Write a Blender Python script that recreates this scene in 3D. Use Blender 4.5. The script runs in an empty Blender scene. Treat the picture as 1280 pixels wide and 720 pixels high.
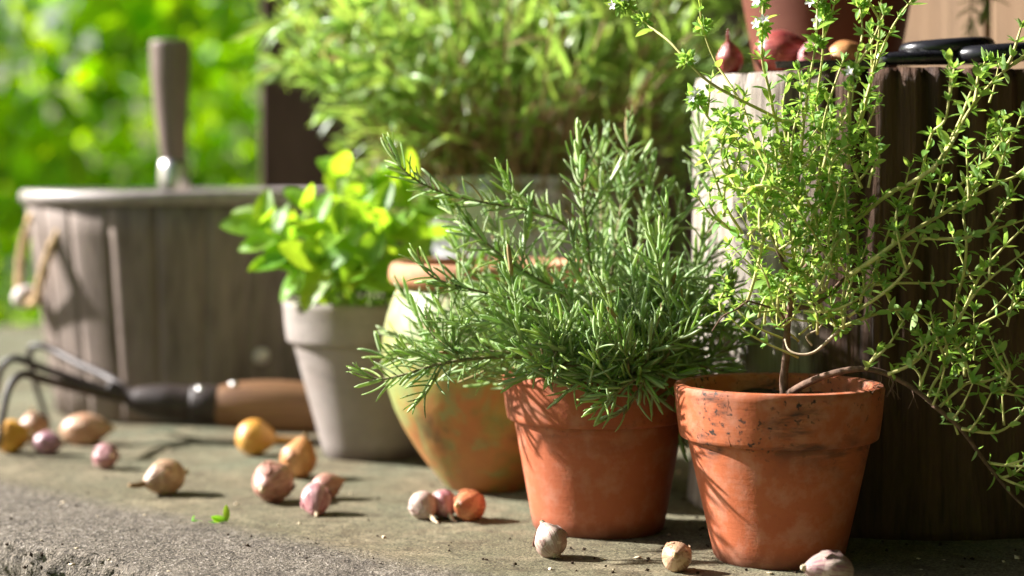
import bpy, bmesh, math, random
from mathutils import Vector, Matrix, noise, Quaternion
import numpy as np
R = math.radians
rnd = random.Random(7)
scene = bpy.context.scene
COL = scene.collection

# ------------------------------------------------------------------ camera, sky, sun, exposure
F = 2385.0          # focal length in photo pixels (1280 wide)
HC = 0.254          # camera height above the stone slab
HZ = 220.0          # horizon row
cam_d = bpy.data.cameras.new('camera')
cam_d.sensor_width = 36.0
cam_d.lens = F / 1280 * 36.0
cam_d.shift_y = -(360 - HZ) / 1280
cam_d.clip_start = 0.02
cam_d.clip_end = 400
cam_d.dof.use_dof = True
cam_d.dof.focus_distance = 1.255
cam_d.dof.aperture_fstop = 3.3
cam_d.dof.aperture_blades = 9
cam = bpy.data.objects.new('camera', cam_d)
COL.objects.link(cam)
cam.location = (0, 0, HC)
cam.rotation_euler = (R(90), 0, 0)
scene.camera = cam

SUN_AZ = 15.0       # degrees behind the picture plane, from the left
SUN_EL = 32.0
sdir = Vector((-math.cos(R(SUN_AZ)) * math.cos(R(SUN_EL)), math.sin(R(SUN_AZ)) * math.cos(R(SUN_EL)), math.sin(R(SUN_EL))))
sun_d = bpy.data.lights.new('sun', 'SUN')
sun_d.energy = 5.0
sun_d.angle = R(1.2)
sun_d.color = (1.0, 0.975, 0.945)
sun = bpy.data.objects.new('sun', sun_d)
COL.objects.link(sun)
sun.rotation_euler = sdir.to_track_quat('Z', 'Y').to_euler()
sun.location = sdir * 20

world = bpy.data.worlds.new('World')
scene.world = world
world.use_nodes = True
wt = world.node_tree
wt.nodes.clear()
wo = wt.nodes.new('ShaderNodeOutputWorld')
wb = wt.nodes.new('ShaderNodeBackground')
ws = wt.nodes.new('ShaderNodeTexSky')
ws.sky_type = 'NISHITA'
ws.sun_disc = False
ws.sun_elevation = R(SUN_EL)
ws.sun_rotation = math.atan2(sdir.x, sdir.y)
ws.dust_density = 2.5
wb.inputs['Strength'].default_value = 0.05
wt.links.new(ws.outputs[0], wb.inputs[0])
wt.links.new(wb.outputs[0], wo.inputs[0])

vs = scene.view_settings
vs.view_transform = 'Standard'
vs.look = 'None'
vs.gamma = 1.0
vs.use_curve_mapping = False
vs.exposure = 1.85
scene.cycles.max_bounces = 8
scene.cycles.transparent_max_bounces = 8
scene.cycles.sample_clamp_indirect = 6.0


def P(px, py, d):
    """a photo pixel at a chosen distance, as a world point"""
    return Vector(((px - 640) * d / F, d, HC - (py - HZ) * d / F))


def ground(px, py):
    d = F * HC / (py - HZ)
    return P(px, py, d)


# ------------------------------------------------------------------ material helper
class NT:
    def __init__(s, name):
        s.m = bpy.data.materials.new(name)
        s.m.use_nodes = True
        s.t = s.m.node_tree
        s.t.nodes.clear()
        s.out = s.t.nodes.new('ShaderNodeOutputMaterial')

    def node(s, typ, **kw):
        n = s.t.nodes.new(typ)
        for k, v in kw.items():
            setattr(n, k, v)
        return n

    def put(s, sock, v):
        if isinstance(v, bpy.types.NodeSocket):
            s.t.links.new(v, sock)
        elif isinstance(v, (tuple, list)) and len(v) == 3 and sock.type == 'RGBA':
            sock.default_value = (*v, 1)
        else:
            sock.default_value = v

    def coord(s, scale=(1, 1, 1), kind='Object', loc=(0, 0, 0)):
        c = s.node('ShaderNodeTexCoord')
        m = s.node('ShaderNodeMapping')
        m.inputs['Scale'].default_value = scale
        m.inputs['Location'].default_value = loc
        s.t.links.new(c.outputs[kind], m.inputs[0])
        return m.outputs[0]

    def pos(s):
        return s.node('ShaderNodeNewGeometry').outputs['Position']

    def noise(s, vec, scale, detail=4, rough=0.6, dist=0.0):
        n = s.node('ShaderNodeTexNoise')
        s.put(n.inputs['Vector'], vec)
        n.inputs['Scale'].default_value = scale
        n.inputs['Detail'].default_value = detail
        n.inputs['Roughness'].default_value = rough
        n.inputs['Distortion'].default_value = dist
        return n.outputs[0]

    def voro(s, vec, scale, feature='F1'):
        n = s.node('ShaderNodeTexVoronoi', feature=feature)
        s.put(n.inputs['Vector'], vec)
        n.inputs['Scale'].default_value = scale
        return n.outputs[0]

    def ramp(s, fac, stops):
        n = s.node('ShaderNodeValToRGB')
        cr = n.color_ramp
        while len(cr.elements) < len(stops):
            cr.elements.new(0.5)
        for e, (p, c) in zip(cr.elements, stops):
            e.position = p
            e.color = (c, c, c, 1) if isinstance(c, (int, float)) else (*c, 1)
        s.put(n.inputs[0], fac)
        return n.outputs[0]

    def mix(s, fac, a, b, blend='MIX'):
        n = s.node('ShaderNodeMix', data_type='RGBA', blend_type=blend)
        s.put(n.inputs[0], fac)
        s.put(n.inputs[6], a)
        s.put(n.inputs[7], b)
        return n.outputs[2]

    def math(s, op, a, b=0.0, clamp=False):
        n = s.node('ShaderNodeMath', operation=op, use_clamp=clamp)
        s.put(n.inputs[0], a)
        s.put(n.inputs[1], b)
        return n.outputs[0]

    def sep(s, vec):
        n = s.node('ShaderNodeSeparateXYZ')
        s.put(n.inputs[0], vec)
        return n.outputs

    def comb(s, x, y, z):
        n = s.node('ShaderNodeCombineXYZ')
        s.put(n.inputs[0], x), s.put(n.inputs[1], y), s.put(n.inputs[2], z)
        return n.outputs[0]

    def bump(s, h, strength, dist, normal=None):
        n = s.node('ShaderNodeBump')
        n.inputs['Strength'].default_value = strength
        n.inputs['Distance'].default_value = dist
        s.put(n.inputs['Height'], h)
        if normal is not None:
            s.put(n.inputs['Normal'], normal)
        return n.outputs[0]

    def bsdf(s, color, rough=0.7, spec=0.3, metal=0.0, normal=None, finish=True, coat=0.0):
        n = s.node('ShaderNodeBsdfPrincipled')
        s.put(n.inputs['Base Color'], color)
        s.put(n.inputs['Roughness'], rough)
        s.put(n.inputs['Specular IOR Level'], spec)
        s.put(n.inputs['Metallic'], metal)
        if coat:
            n.inputs['Coat Weight'].default_value = coat
            n.inputs['Coat Roughness'].default_value = 0.25
        if normal is not None:
            s.put(n.inputs['Normal'], normal)
        if finish:
            s.t.links.new(n.outputs[0], s.out.inputs[0])
        return n.outputs[0]


def hsv(n, col, h, sat, val):
    k = n.node('ShaderNodeHueSaturation')
    n.put(k.inputs['Hue'], h)
    n.put(k.inputs['Saturation'], sat)
    n.put(k.inputs['Value'], val)
    n.put(k.inputs['Color'], col)
    return k.outputs[0]


def leaf_material(name, top, back, trans, amount=0.4, rough=0.45, spec=0.35, var=0.35):
    n = NT(name)
    g = n.node('ShaderNodeNewGeometry')
    oi = n.node('ShaderNodeObjectInfo')
    r = n.math('FRACT', n.math('ADD', g.outputs['Random Per Island'], oi.outputs['Random']))
    r2 = n.math('FRACT', n.math('MULTIPLY', r, 7.31))
    sp = n.noise(g.outputs['Position'], 55, 2)
    v = n.math('ADD', n.math('MULTIPLY', r, var), n.math('ADD', n.math('MULTIPLY', sp, 0.5), 0.75 - var / 2))
    hue = n.math('ADD', n.math('MULTIPLY', r2, 0.035), 0.4825)
    c = n.mix(g.outputs['Backfacing'], top, back)
    c = hsv(n, c, hue, 1.0, v)
    tr = hsv(n, trans, hue, 1.0, v)
    bn = n.bump(n.noise(g.outputs['Position'], 700, 2), 0.15, 0.001)
    a = n.bsdf(c, rough, spec, normal=bn, finish=False)
    t = n.node('ShaderNodeBsdfTranslucent')
    n.put(t.inputs[0], tr)
    mx = n.node('ShaderNodeMixShader')
    mx.inputs[0].default_value = amount
    n.t.links.new(a, mx.inputs[1])
    n.t.links.new(t.outputs[0], mx.inputs[2])
    n.t.links.new(mx.outputs[0], n.out.inputs[0])
    return n.m


def wood_material(name, dark, light, grey, greyamt=0.5, axis=2, scale=1.0, rough=0.75, bumpd=0.002, spec=0.2):
    dark, light, grey = [tuple(x * 0.76 for x in q) for q in (dark, light, grey)]
    n = NT(name)
    sc = [34 * scale] * 3
    sc[axis] = 2.2 * scale
    v = n.coord(sc)
    g = n.noise(v, 1.0, 6, 0.65, 0.6)
    sc2 = [150 * scale] * 3
    sc2[axis] = 6 * scale
    fine = n.noise(n.coord(sc2), 1.0, 3, 0.6)
    big = n.noise(n.coord((6, 6, 3)), 1.0, 4, 0.6)
    c = n.mix(n.ramp(g, [(0.3, 0), (0.7, 1)]), dark, light)
    c = n.mix(n.math('MULTIPLY', n.ramp(big, [(0.35, 0), (0.65, 1)]), greyamt), c, grey)
    c = n.mix(n.ramp(fine, [(0.25, 0.55), (0.5, 0)]), c, tuple(x * 0.35 for x in dark))
    h = n.math('ADD', n.math('MULTIPLY', g, 0.7), n.math('MULTIPLY', fine, 0.5))
    n.bsdf(c, rough, spec, normal=n.bump(h, 0.7, bumpd))
    return n.m


def terracotta_material(name, a, b, seed, dirt=1.0, bloom=0.35):
    a, b = [tuple(x * 0.92 for x in q) for q in (a, b)]
    n = NT(name)
    v = n.coord(loc=(seed, seed * 1.7, 0))
    big = n.noise(v, 16, 5, 0.6)
    mid = n.noise(v, 60, 5, 0.65)
    fine = n.noise(v, 420, 3, 0.6)
    c = n.mix(n.ramp(big, [(0.3, 0), (0.7, 1)]), a, b)
    c = n.mix(n.math('MULTIPLY', n.ramp(mid, [(0.46, 0), (0.66, 1)]), bloom), c, (0.50, 0.27, 0.19))
    # throwing marks, dark weather stains and specks
    hv = n.coord((14, 14, 60), loc=(seed, 0, seed))
    st = n.noise(hv, 1.0, 6, 0.7, 0.4)
    gate = n.noise(n.coord((1, 1, 1.6), loc=(seed * 2, 1, 0)), 13, 3, 0.55)
    stain = n.math('MULTIPLY', n.ramp(st, [(0.45, 0), (0.58, 1)]), n.ramp(gate, [(0.44, 0), (0.54, 1)]))
    speck = n.math('MULTIPLY', n.ramp(n.noise(v, 230, 4, 0.7), [(0.575, 0), (0.62, 1)]), n.ramp(n.noise(v, 26, 3), [(0.46, 0), (0.56, 1)]))
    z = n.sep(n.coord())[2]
    foot_dark = n.math('MULTIPLY', n.ramp(n.math('ADD', z, n.math('MULTIPLY', mid, 0.012)), [(0.006, 1), (0.02, 0)]), 0.75)  # darker towards the foot of the pot
    d = n.math('ADD', n.math('MULTIPLY', stain, 0.95 * dirt), n.math('MULTIPLY', speck, 0.95 * dirt), True)
    hi = n.ramp(n.math('ADD', z, n.math('MULTIPLY', n.math('SUBTRACT', big, 0.5), 0.05)), [(0.062, 0.12), (0.078, 1)])
    d = n.math('MULTIPLY', d, hi)
    d = n.math('MAXIMUM', d, foot_dark)
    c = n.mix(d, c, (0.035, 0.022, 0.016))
    h = n.math('ADD', n.math('MULTIPLY', fine, 0.35), n.math('MULTIPLY', n.noise(n.coord((5, 5, 260)), 1.0, 3), 0.5))
    nb = n.bump(h, 0.35, 0.0012)
    n.bsdf(c, n.math('ADD', 0.55, n.math('MULTIPLY', mid, 0.3)), 0.3, normal=nb)
    return n.m


def plain(name, col, rough=0.6, spec=0.3, metal=0.0, nscale=60, var=0.25, bumpd=0.0008, coat=0.0):
    n = NT(name)
    v = n.coord()
    ns = n.noise(v, nscale, 5, 0.65)
    c = n.mix(n.ramp(ns, [(0.3, 0), (0.7, 1)]), tuple(x * (1 - var) for x in col), tuple(min(1, x * (1 + var)) for x in col))
    n.bsdf(c, n.math('ADD', rough - 0.1, n.math('MULTIPLY', ns, 0.2)), spec, metal, n.bump(n.noise(v, nscale * 6, 3), 0.4, bumpd), coat=coat)
    return n.m


def bulb_material(name, a, b, streak, rough=0.38):
    a, b, streak = [tuple(x * 0.76 for x in q) for q in (a, b, streak)]
    n = NT(name)
    x, y, z = n.sep(n.coord())
    ang = n.math('ARCTAN2', y, x)
    vec = n.comb(n.math('COSINE', ang), n.math('SINE', ang), n.math('MULTIPLY', z, 6))
    st = n.noise(vec, 9, 4, 0.6, 0.3)
    bl = n.noise(n.coord(), 55, 4, 0.6)
    c = n.mix(n.ramp(bl, [(0.35, 0), (0.65, 1)]), a, b)
    c = n.mix(n.math('MULTIPLY', n.ramp(st, [(0.46, 0), (0.60, 1)]), 0.85), c, streak)
    vein = n.noise(n.comb(n.math('COSINE', ang), n.math('SINE', ang), n.math('MULTIPLY', z, 3)), 34, 3, 0.6)
    c = n.mix(n.math('MULTIPLY', n.ramp(vein, [(0.52, 0), (0.62, 1)]), 0.5), c, tuple(x_ * 0.5 for x_ in streak))
    peel = n.noise(n.coord(loc=(2, 1, 4)), 75, 5, 0.7, 0.8)
    c = n.mix(n.math('MULTIPLY', n.ramp(peel, [(0.54, 0), (0.57, 1)]), 0.55), c, tuple(min(0.85, x_ * 1.35 + 0.05) for x_ in b))
    c = n.mix(n.math('MULTIPLY', n.ramp(peel, [(0.33, 1), (0.38, 0)]), 0.6), c, (0.17, 0.09, 0.045))
    h = n.math('ADD', st, n.math('MULTIPLY', n.noise(n.coord(), 160, 3), 0.5))
    n.bsdf(c, rough, 0.5, normal=n.bump(h, 0.5, 0.0012))
    return n.m


# ------------------------------------------------------------------ object helpers
def empty(name, loc, label=None, cat=None, group=None, rot=(0, 0, 0)):
    o = bpy.data.objects.new(name, None)
    o.empty_display_size = 0.02
    COL.objects.link(o)
    o.location = loc
    o.rotation_euler = rot
    tag(o, label, cat, group)
    return o


def tag(o, label=None, cat=None, group=None, kind=None):
    if label: o['label'] = label
    if cat: o['category'] = cat
    if group: o['group'] = group
    if kind: o['kind'] = kind
    return o


def mesh(name, verts, faces, material, smooth=True):
    me = bpy.data.meshes.new(name)
    me.from_pydata([tuple(v) for v in verts], [], faces)
    mats = material if isinstance(material, list) else [material]
    for m in mats:
        me.materials.append(m)
    if smooth:
        me.polygons.foreach_set('use_smooth', [True] * len(me.polygons))
    me.update()
    return me


def obj(name, me, parent=None, loc=None, mat4=None):
    o = bpy.data.objects.new(name, me)
    COL.objects.link(o)
    if parent is not None:
        o.parent = parent
    if loc is not None:
        o.location = loc
    if mat4 is not None:
        o.matrix_local = mat4
    return o


class MB:
    """collects shapes for ONE mesh object"""
    def __init__(s):
        s.v, s.f = [], []

    def add(s, v, f):
        k = len(s.v)
        s.v += [Vector(p) for p in v]
        s.f += [tuple(i + k for i in q) for q in f]

    def lathe(s, prof, seg=64, wob=0.0, seed=0.0, closed=False, center=(0, 0, 0)):
        v, f = [], []
        n = len(prof)
        for r, z in prof:
            for k in range(seg):
                a = 2 * math.pi * k / seg
                rr = r
                if wob:
                    rr *= 1 + wob * noise.noise((math.cos(a) * 1.3 + seed, math.sin(a) * 1.3, z * 14))
                v.append((center[0] + rr * math.cos(a), center[1] + rr * math.sin(a), center[2] + z))
        for i in range(n if closed else n - 1):
            j = (i + 1) % n
            for k in range(seg):
                l = (k + 1) % seg
                f.append((i * seg + k, i * seg + l, j * seg + l, j * seg + k))
        s.add(v, f)

    def tube(s, pts, rad, sides=8, caps=True, flat=1.0, up=None):
        pts = [Vector(p) for p in pts]
        n = len(pts)
        rads = rad if isinstance(rad, (list, tuple)) else [rad] * n
        v, f = [], []
        t0 = (pts[1] - pts[0]).normalized()
        ref = Vector(up) if up else (Vector((0, 0, 1)) if abs(t0.z) < 0.9 else Vector((1, 0, 0)))
        nrm = (ref - t0 * ref.dot(t0)).normalized()
        for i in range(n):
            t = (pts[min(i + 1, n - 1)] - pts[max(i - 1, 0)]).normalized()
            nrm = (nrm - t * nrm.dot(t)).normalized()
            b = t.cross(nrm)
            for k in range(sides):
                a = 2 * math.pi * k / sides
                v.append(pts[i] + (nrm * math.cos(a) * flat + b * math.sin(a)) * rads[i])
        for i in range(n - 1):
            for k in range(sides):
                l = (k + 1) % sides
                f.append((i * sides + k, i * sides + l, (i + 1) * sides + l, (i + 1) * sides + k))
        if caps:
            f.append(tuple(range(sides))[::-1])
            f.append(tuple((n - 1) * sides + k for k in range(sides)))
        s.add(v, f)

    def box(s, lo, hi):
        x0, y0, z0 = lo
        x1, y1, z1 = hi
        s.add([(x0, y0, z0), (x1, y0, z0), (x1, y1, z0), (x0, y1, z0), (x0, y0, z1), (x1, y0, z1), (x1, y1, z1), (x0, y1, z1)],
              [(0, 3, 2, 1), (4, 5, 6, 7), (0, 1, 5, 4), (1, 2, 6, 5), (2, 3, 7, 6), (3, 0, 4, 7)])

    def build(s, name, material, parent=None, smooth=True, loc=None):
        return obj(name, mesh(name, s.v, s.f, material, smooth), parent, loc)


def bevel_me(me, w, seg=2):
    bm = bmesh.new()
    bm.from_mesh(me)
    bmesh.ops.bevel(bm, geom=list(bm.edges), offset=w, segments=seg, affect='EDGES', profile=0.5)
    bm.to_mesh(me)
    bm.free()
    return me


def spline(pts, n):
    """Catmull-Rom through pts, n samples"""
    p = [Vector(q) for q in pts]
    if len(p) == 2:
        return [p[0].lerp(p[1], i / (n - 1)) for i in range(n)]
    q = [p[0] * 2 - p[1]] + p + [p[-1] * 2 - p[-2]]
    out = []
    m = len(p) - 1
    for i in range(n):
        u = i / (n - 1) * m
        k = min(int(u), m - 1)
        t = u - k
        a, b, c, d = q[k], q[k + 1], q[k + 2], q[k + 3]
        out.append(0.5 * ((2 * b) + (c - a) * t + (2 * a - 5 * b + 4 * c - d) * t * t + (3 * b - a - 3 * c + d) * t ** 3))
    return out


def arclen(pts):
    s = [0.0]
    for a, b in zip(pts, pts[1:]):
        s.append(s[-1] + (b - a).length)
    return s


def leaf_sheet(width, rows, cols, curve, fold, shape, quilt=0.0, serr=0.0, seed=0):
    """a leaf one unit long along +Y, face up +Z; shape(t) gives half width 0..1"""
    v, f = [], []
    rr = random.Random(seed)
    tw = rr.uniform(-0.25, 0.25)
    for i in range(rows + 1):
        t = i / rows
        w = shape(t) * width / 2
        if serr and 0 < i < rows:
            w *= 1 + serr * (1 if i % 2 else -1)
        zc = curve * t * t
        for j in range(cols + 1):
            u = j / cols * 2 - 1
            x = u * w
            z = zc + abs(u) ** 1.3 * fold * w + tw * t * x
            if quilt:
                z += quilt * math.sin(t * 18 + abs(u) * 5) * (1 - abs(u)) * w
            v.append((x, t - curve * curve * t ** 3 * 0.5, z))
    for i in range(rows):
        for j in range(cols):
            a = i * (cols + 1) + j
            f.append((a, a + 1, a + cols + 2, a + cols + 1))
    return v, f


def needle_solid(width, thick, rows, curve):
    """rosemary needle: ridged strip with real thickness, one unit long along +Y"""
    v, f = [], []
    for i in range(rows + 1):
        t = i / rows
        w = width / 2 * min(1.0, 0.55 + t * 3) * (1 if t < 0.75 else math.sqrt(max(0.02, 1 - ((t - 0.75) / 0.27) ** 2)))
        h = thick / 2 * (w / (width / 2))
        zc = curve * t * t
        y = t - curve * curve * t ** 3 * 0.5
        v += [(-w, y, zc), (0, y, zc + h * 0.9), (w, y, zc), (0, y, zc - h)]
    for i in range(rows):
        for k in range(4):
            l = (k + 1) % 4
            f.append((i * 4 + k, i * 4 + l, (i + 1) * 4 + l, (i + 1) * 4 + k))
    f.append((3, 2, 1, 0))
    f.append(tuple(rows * 4 + k for k in range(4)))
    return v, f


def frame_matrix(origin, ydir, zhint, scale):
    y = ydir.normalized()
    x = y.cross(zhint)
    if x.length < 1e-4:
        x = y.orthogonal()
    x.normalize()
    z = x.cross(y)
    m = Matrix(((x.x, y.x, z.x, origin.x), (x.y, y.y, z.y, origin.y), (x.z, y.z, z.z, origin.z), (0, 0, 0, 1)))
    return m @ Matrix.Diagonal((scale, scale, scale, 1))


def foliage(root, inst, meshes, part='leaf', rest='small_leaves', limit=290, want=None):
    """inst: (variant, world matrix). The largest in view become parts of their own, the rest one mesh."""
    L = Matrix.Translation(-root.location)

    def key(it):
        p = it[1].translation
        px = 640 + p.x * F / p.y
        py = HZ - (p.z - HC) * F / p.y
        inside = -10 < px < 1290 and -10 < py < 720
        return (0 if inside else 1, p.y - 1.5 * it[1].to_scale()[0])
    inst = sorted(inst, key=key)
    for k, (vi, m) in enumerate(inst[:limit]):
        obj(part, meshes[vi], root, mat4=L @ m)
    rest_i = inst[limit:]
    if rest_i:
        V, Fc, MI = [], [], []
        base = 0
        mats = []
        cache = {}
        for vi, m in rest_i:
            if vi not in cache:
                me = meshes[vi]
                vv = np.ones((len(me.vertices), 4))
                co = np.empty(len(me.vertices) * 3)
                me.vertices.foreach_get('co', co)
                vv[:, :3] = co.reshape(-1, 3)
                for mm in me.materials:
                    if mm not in mats:
                        mats.append(mm)
                cache[vi] = (vv, [tuple(p.vertices) for p in me.polygons], [mats.index(me.materials[p.material_index]) for p in me.polygons])
            vv, ff, mi = cache[vi]
            V.append((vv @ np.array(L @ m).T)[:, :3])
            Fc += [tuple(i + base for i in q) for q in ff]
            MI += mi
            base += len(vv)
        me = bpy.data.meshes.new(rest)
        me.from_pydata(np.concatenate(V).tolist(), [], Fc)
        for m in mats:
            me.materials.append(m)
        me.polygons.foreach_set('material_index', MI)
        me.polygons.foreach_set('use_smooth', [True] * len(MI))
        me.update()
        tag(obj(rest, me, root), kind='stuff')


def rand_dir(r=rnd):
    while True:
        v = Vector((r.uniform(-1, 1), r.uniform(-1, 1), r.uniform(-1, 1)))
        if 0.05 < v.length < 1:
            return v.normalized()


def log_material():
    n = NT('weathered_log_sun_flank')
    v = n.coord((36, 36, 2.0))
    g = n.noise(v, 1.0, 7, 0.7, 0.8)
    fine = n.noise(n.coord((170, 170, 7)), 1.0, 4, 0.65)
    big = n.noise(n.coord((7, 7, 4)), 1.0, 5, 0.65)
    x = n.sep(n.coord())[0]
    c = n.mix(n.ramp(g, [(0.32, 0), (0.68, 1)]), (0.028, 0.013, 0.008), (0.105, 0.052, 0.028))
    c = n.mix(n.math('MULTIPLY', n.ramp(big, [(0.5, 0), (0.68, 1)]), 0.5), c, (0.16, 0.095, 0.06))
    # left flank painted paler for the sunlight that falls on it
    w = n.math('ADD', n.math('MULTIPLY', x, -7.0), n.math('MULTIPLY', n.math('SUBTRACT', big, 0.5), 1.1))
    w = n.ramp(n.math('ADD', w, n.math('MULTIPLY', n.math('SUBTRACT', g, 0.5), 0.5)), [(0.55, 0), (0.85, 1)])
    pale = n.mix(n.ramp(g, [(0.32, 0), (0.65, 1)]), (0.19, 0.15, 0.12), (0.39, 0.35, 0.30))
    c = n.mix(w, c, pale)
    c = n.mix(n.ramp(fine, [(0.28, 0.8), (0.46, 0)]), c, (0.018, 0.010, 0.007))
    h = n.math('ADD', n.math('MULTIPLY', g, 0.8), n.math('MULTIPLY', fine, 0.6))
    n.bsdf(c, 0.75, 0.25, normal=n.bump(h, 0.8, 0.006))
    return n.m


# ------------------------------------------------------------------ materials
M = {}
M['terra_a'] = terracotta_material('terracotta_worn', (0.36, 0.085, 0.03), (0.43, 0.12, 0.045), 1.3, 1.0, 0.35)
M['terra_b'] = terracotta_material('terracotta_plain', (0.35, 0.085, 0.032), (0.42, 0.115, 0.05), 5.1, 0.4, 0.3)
M['terra_shaded'] = terracotta_material('terracotta_shaded', (0.10, 0.025, 0.012), (0.135, 0.034, 0.016), 8.2, 0.4, 0.02)  # shade on the log pot is put into this darker clay
M['terra_tan'] = terracotta_material('terracotta_tan', (0.42, 0.17, 0.07), (0.52, 0.26, 0.13), 6.4, 0.4, 0.3)
M['terra_grey'] = terracotta_material('clay_grey', (0.21, 0.175, 0.155), (0.31, 0.27, 0.25), 3.3, 0.35, 0.03)
M['soil'] = plain('soil', (0.035, 0.022, 0.014), 0.95, 0.1, nscale=120, var=0.6, bumpd=0.004)
M['metal'] = plain('galvanised_metal', (0.66, 0.67, 0.69), 0.42, 0.5, 0.35, nscale=35, var=0.15)
M['iron'] = plain('black_iron', (0.04, 0.028, 0.025), 0.5, 0.3, 0.0, nscale=80, var=0.4)
M['black'] = plain('black_lacquer', (0.012, 0.012, 0.016), 0.28, 0.5, 0.0, nscale=80, var=0.3, bumpd=0.0002)
M['steel'] = plain('ferrule_steel', (0.55, 0.53, 0.52), 0.3, 0.5, 0.9, nscale=60)
M['rope'] = plain('jute_rope', (0.48, 0.33, 0.18), 0.9, 0.15, nscale=200, var=0.3, bumpd=0.002)
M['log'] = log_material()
M['logtop'] = wood_material('log_end_grain', (0.20, 0.12, 0.07), (0.36, 0.24, 0.15), (0.36, 0.30, 0.24), 0.3, axis=0)
M['wall'] = wood_material('dark_shed_boards', (0.09, 0.05, 0.037), (0.19, 0.11, 0.08), (0.18, 0.12, 0.095), 0.35, bumpd=0.002)
M['sky_blocker_x'] = wood_material('sky_blocker_boards', (0.05, 0.024, 0.016), (0.10, 0.05, 0.033), (0.10, 0.06, 0.043), 0.35, axis=0, bumpd=0.002)
M['board'] = wood_material('tan_board', (0.26, 0.15, 0.085), (0.45, 0.29, 0.17), (0.40, 0.30, 0.21), 0.3)
M['bucket'] = wood_material('bucket_wood', (0.12, 0.085, 0.068), (0.31, 0.24, 0.20), (0.38, 0.31, 0.275), 0.5, bumpd=0.003)
M['hoop'] = plain('bucket_rim_wood', (0.30, 0.255, 0.24), 0.45, 0.4, nscale=40, var=0.4)
M['handle_grey'] = wood_material('old_handle_wood', (0.20, 0.135, 0.11), (0.34, 0.25, 0.21), (0.36, 0.29, 0.26), 0.4, scale=1.5, rough=0.55)
M['handle_warm'] = wood_material('handle_wood', (0.14, 0.06, 0.028), (0.34, 0.175, 0.085), (0.34, 0.22, 0.13), 0.3, axis=0, scale=1.5, rough=0.5)
M['toggle'] = plain('pale_toggle', (0.60, 0.52, 0.48), 0.6, 0.3)
M['rosemary'] = leaf_material('rosemary_needle', (0.23, 0.34, 0.10), (0.23, 0.34, 0.10), (0.50, 0.70, 0.17), 0.4, 0.5, 0.4)
M['rosemary_young'] = leaf_material('rosemary_young_needle', (0.32, 0.45, 0.12), (0.32, 0.45, 0.12), (0.5, 0.68, 0.15), 0.38, 0.42, 0.45)
M['rosemary_pale'] = leaf_material('rosemary_pale_needle', (0.38, 0.49, 0.24), (0.38, 0.49, 0.24), (0.46, 0.62, 0.2), 0.3, 0.45, 0.4)
M['rosemary_dry'] = leaf_material('rosemary_dry_needle', (0.30, 0.22, 0.10), (0.3, 0.22, 0.1), (0.35, 0.25, 0.08), 0.2, 0.7, 0.2)
M['rosemary_stem'] = plain('rosemary_stem', (0.20, 0.17, 0.09), 0.8, 0.2, nscale=150)
M['rosemary_green_stem'] = plain('rosemary_green_stem', (0.30, 0.36, 0.16), 0.7, 0.3, nscale=150)
M['thyme'] = leaf_material('thyme_leaf', (0.19, 0.34, 0.07), (0.28, 0.42, 0.14), (0.46, 0.68, 0.10), 0.42, 0.55, 0.3)
M['thyme_stem'] = plain('thyme_stem', (0.52, 0.49, 0.18), 0.65, 0.3, nscale=200)
M['thyme_wood'] = plain('thyme_wood', (0.15, 0.09, 0.062), 0.85, 0.2, nscale=200, var=0.5, bumpd=0.002)
M['thyme_pale_wood'] = plain('thyme_pale_wood', (0.42, 0.32, 0.22), 0.8, 0.2, nscale=200, var=0.3)
M['petal'] = leaf_material('thyme_petal', (0.82, 0.78, 0.84), (0.82, 0.78, 0.84), (0.8, 0.76, 0.82), 0.35, 0.5, 0.3, 0.15)
M['mint'] = leaf_material('mint_leaf', (0.17, 0.33, 0.03), (0.23, 0.38, 0.08), (0.46, 0.70, 0.03), 0.5, 0.42, 0.4)
M['mint_stem'] = plain('mint_stem', (0.30, 0.36, 0.14), 0.6, 0.3)
M['tarragon'] = leaf_material('tarragon_leaf', (0.24, 0.37, 0.09), (0.29, 0.42, 0.15), (0.44, 0.64, 0.09), 0.4, 0.34, 0.55)
M['tarragon_stem'] = plain('tarragon_stem', (0.34, 0.21, 0.12), 0.7, 0.3, nscale=120)
M['hedge'] = leaf_material('garden_leaf', (0.15, 0.28, 0.008), (0.16, 0.29, 0.02), (0.52, 0.80, 0.006), 0.6, 0.45, 0.3, 0.8)
M['seedling'] = leaf_material('seedling_leaf', (0.16, 0.36, 0.03), (0.2, 0.4, 0.05), (0.4, 0.7, 0.04), 0.5)


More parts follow.
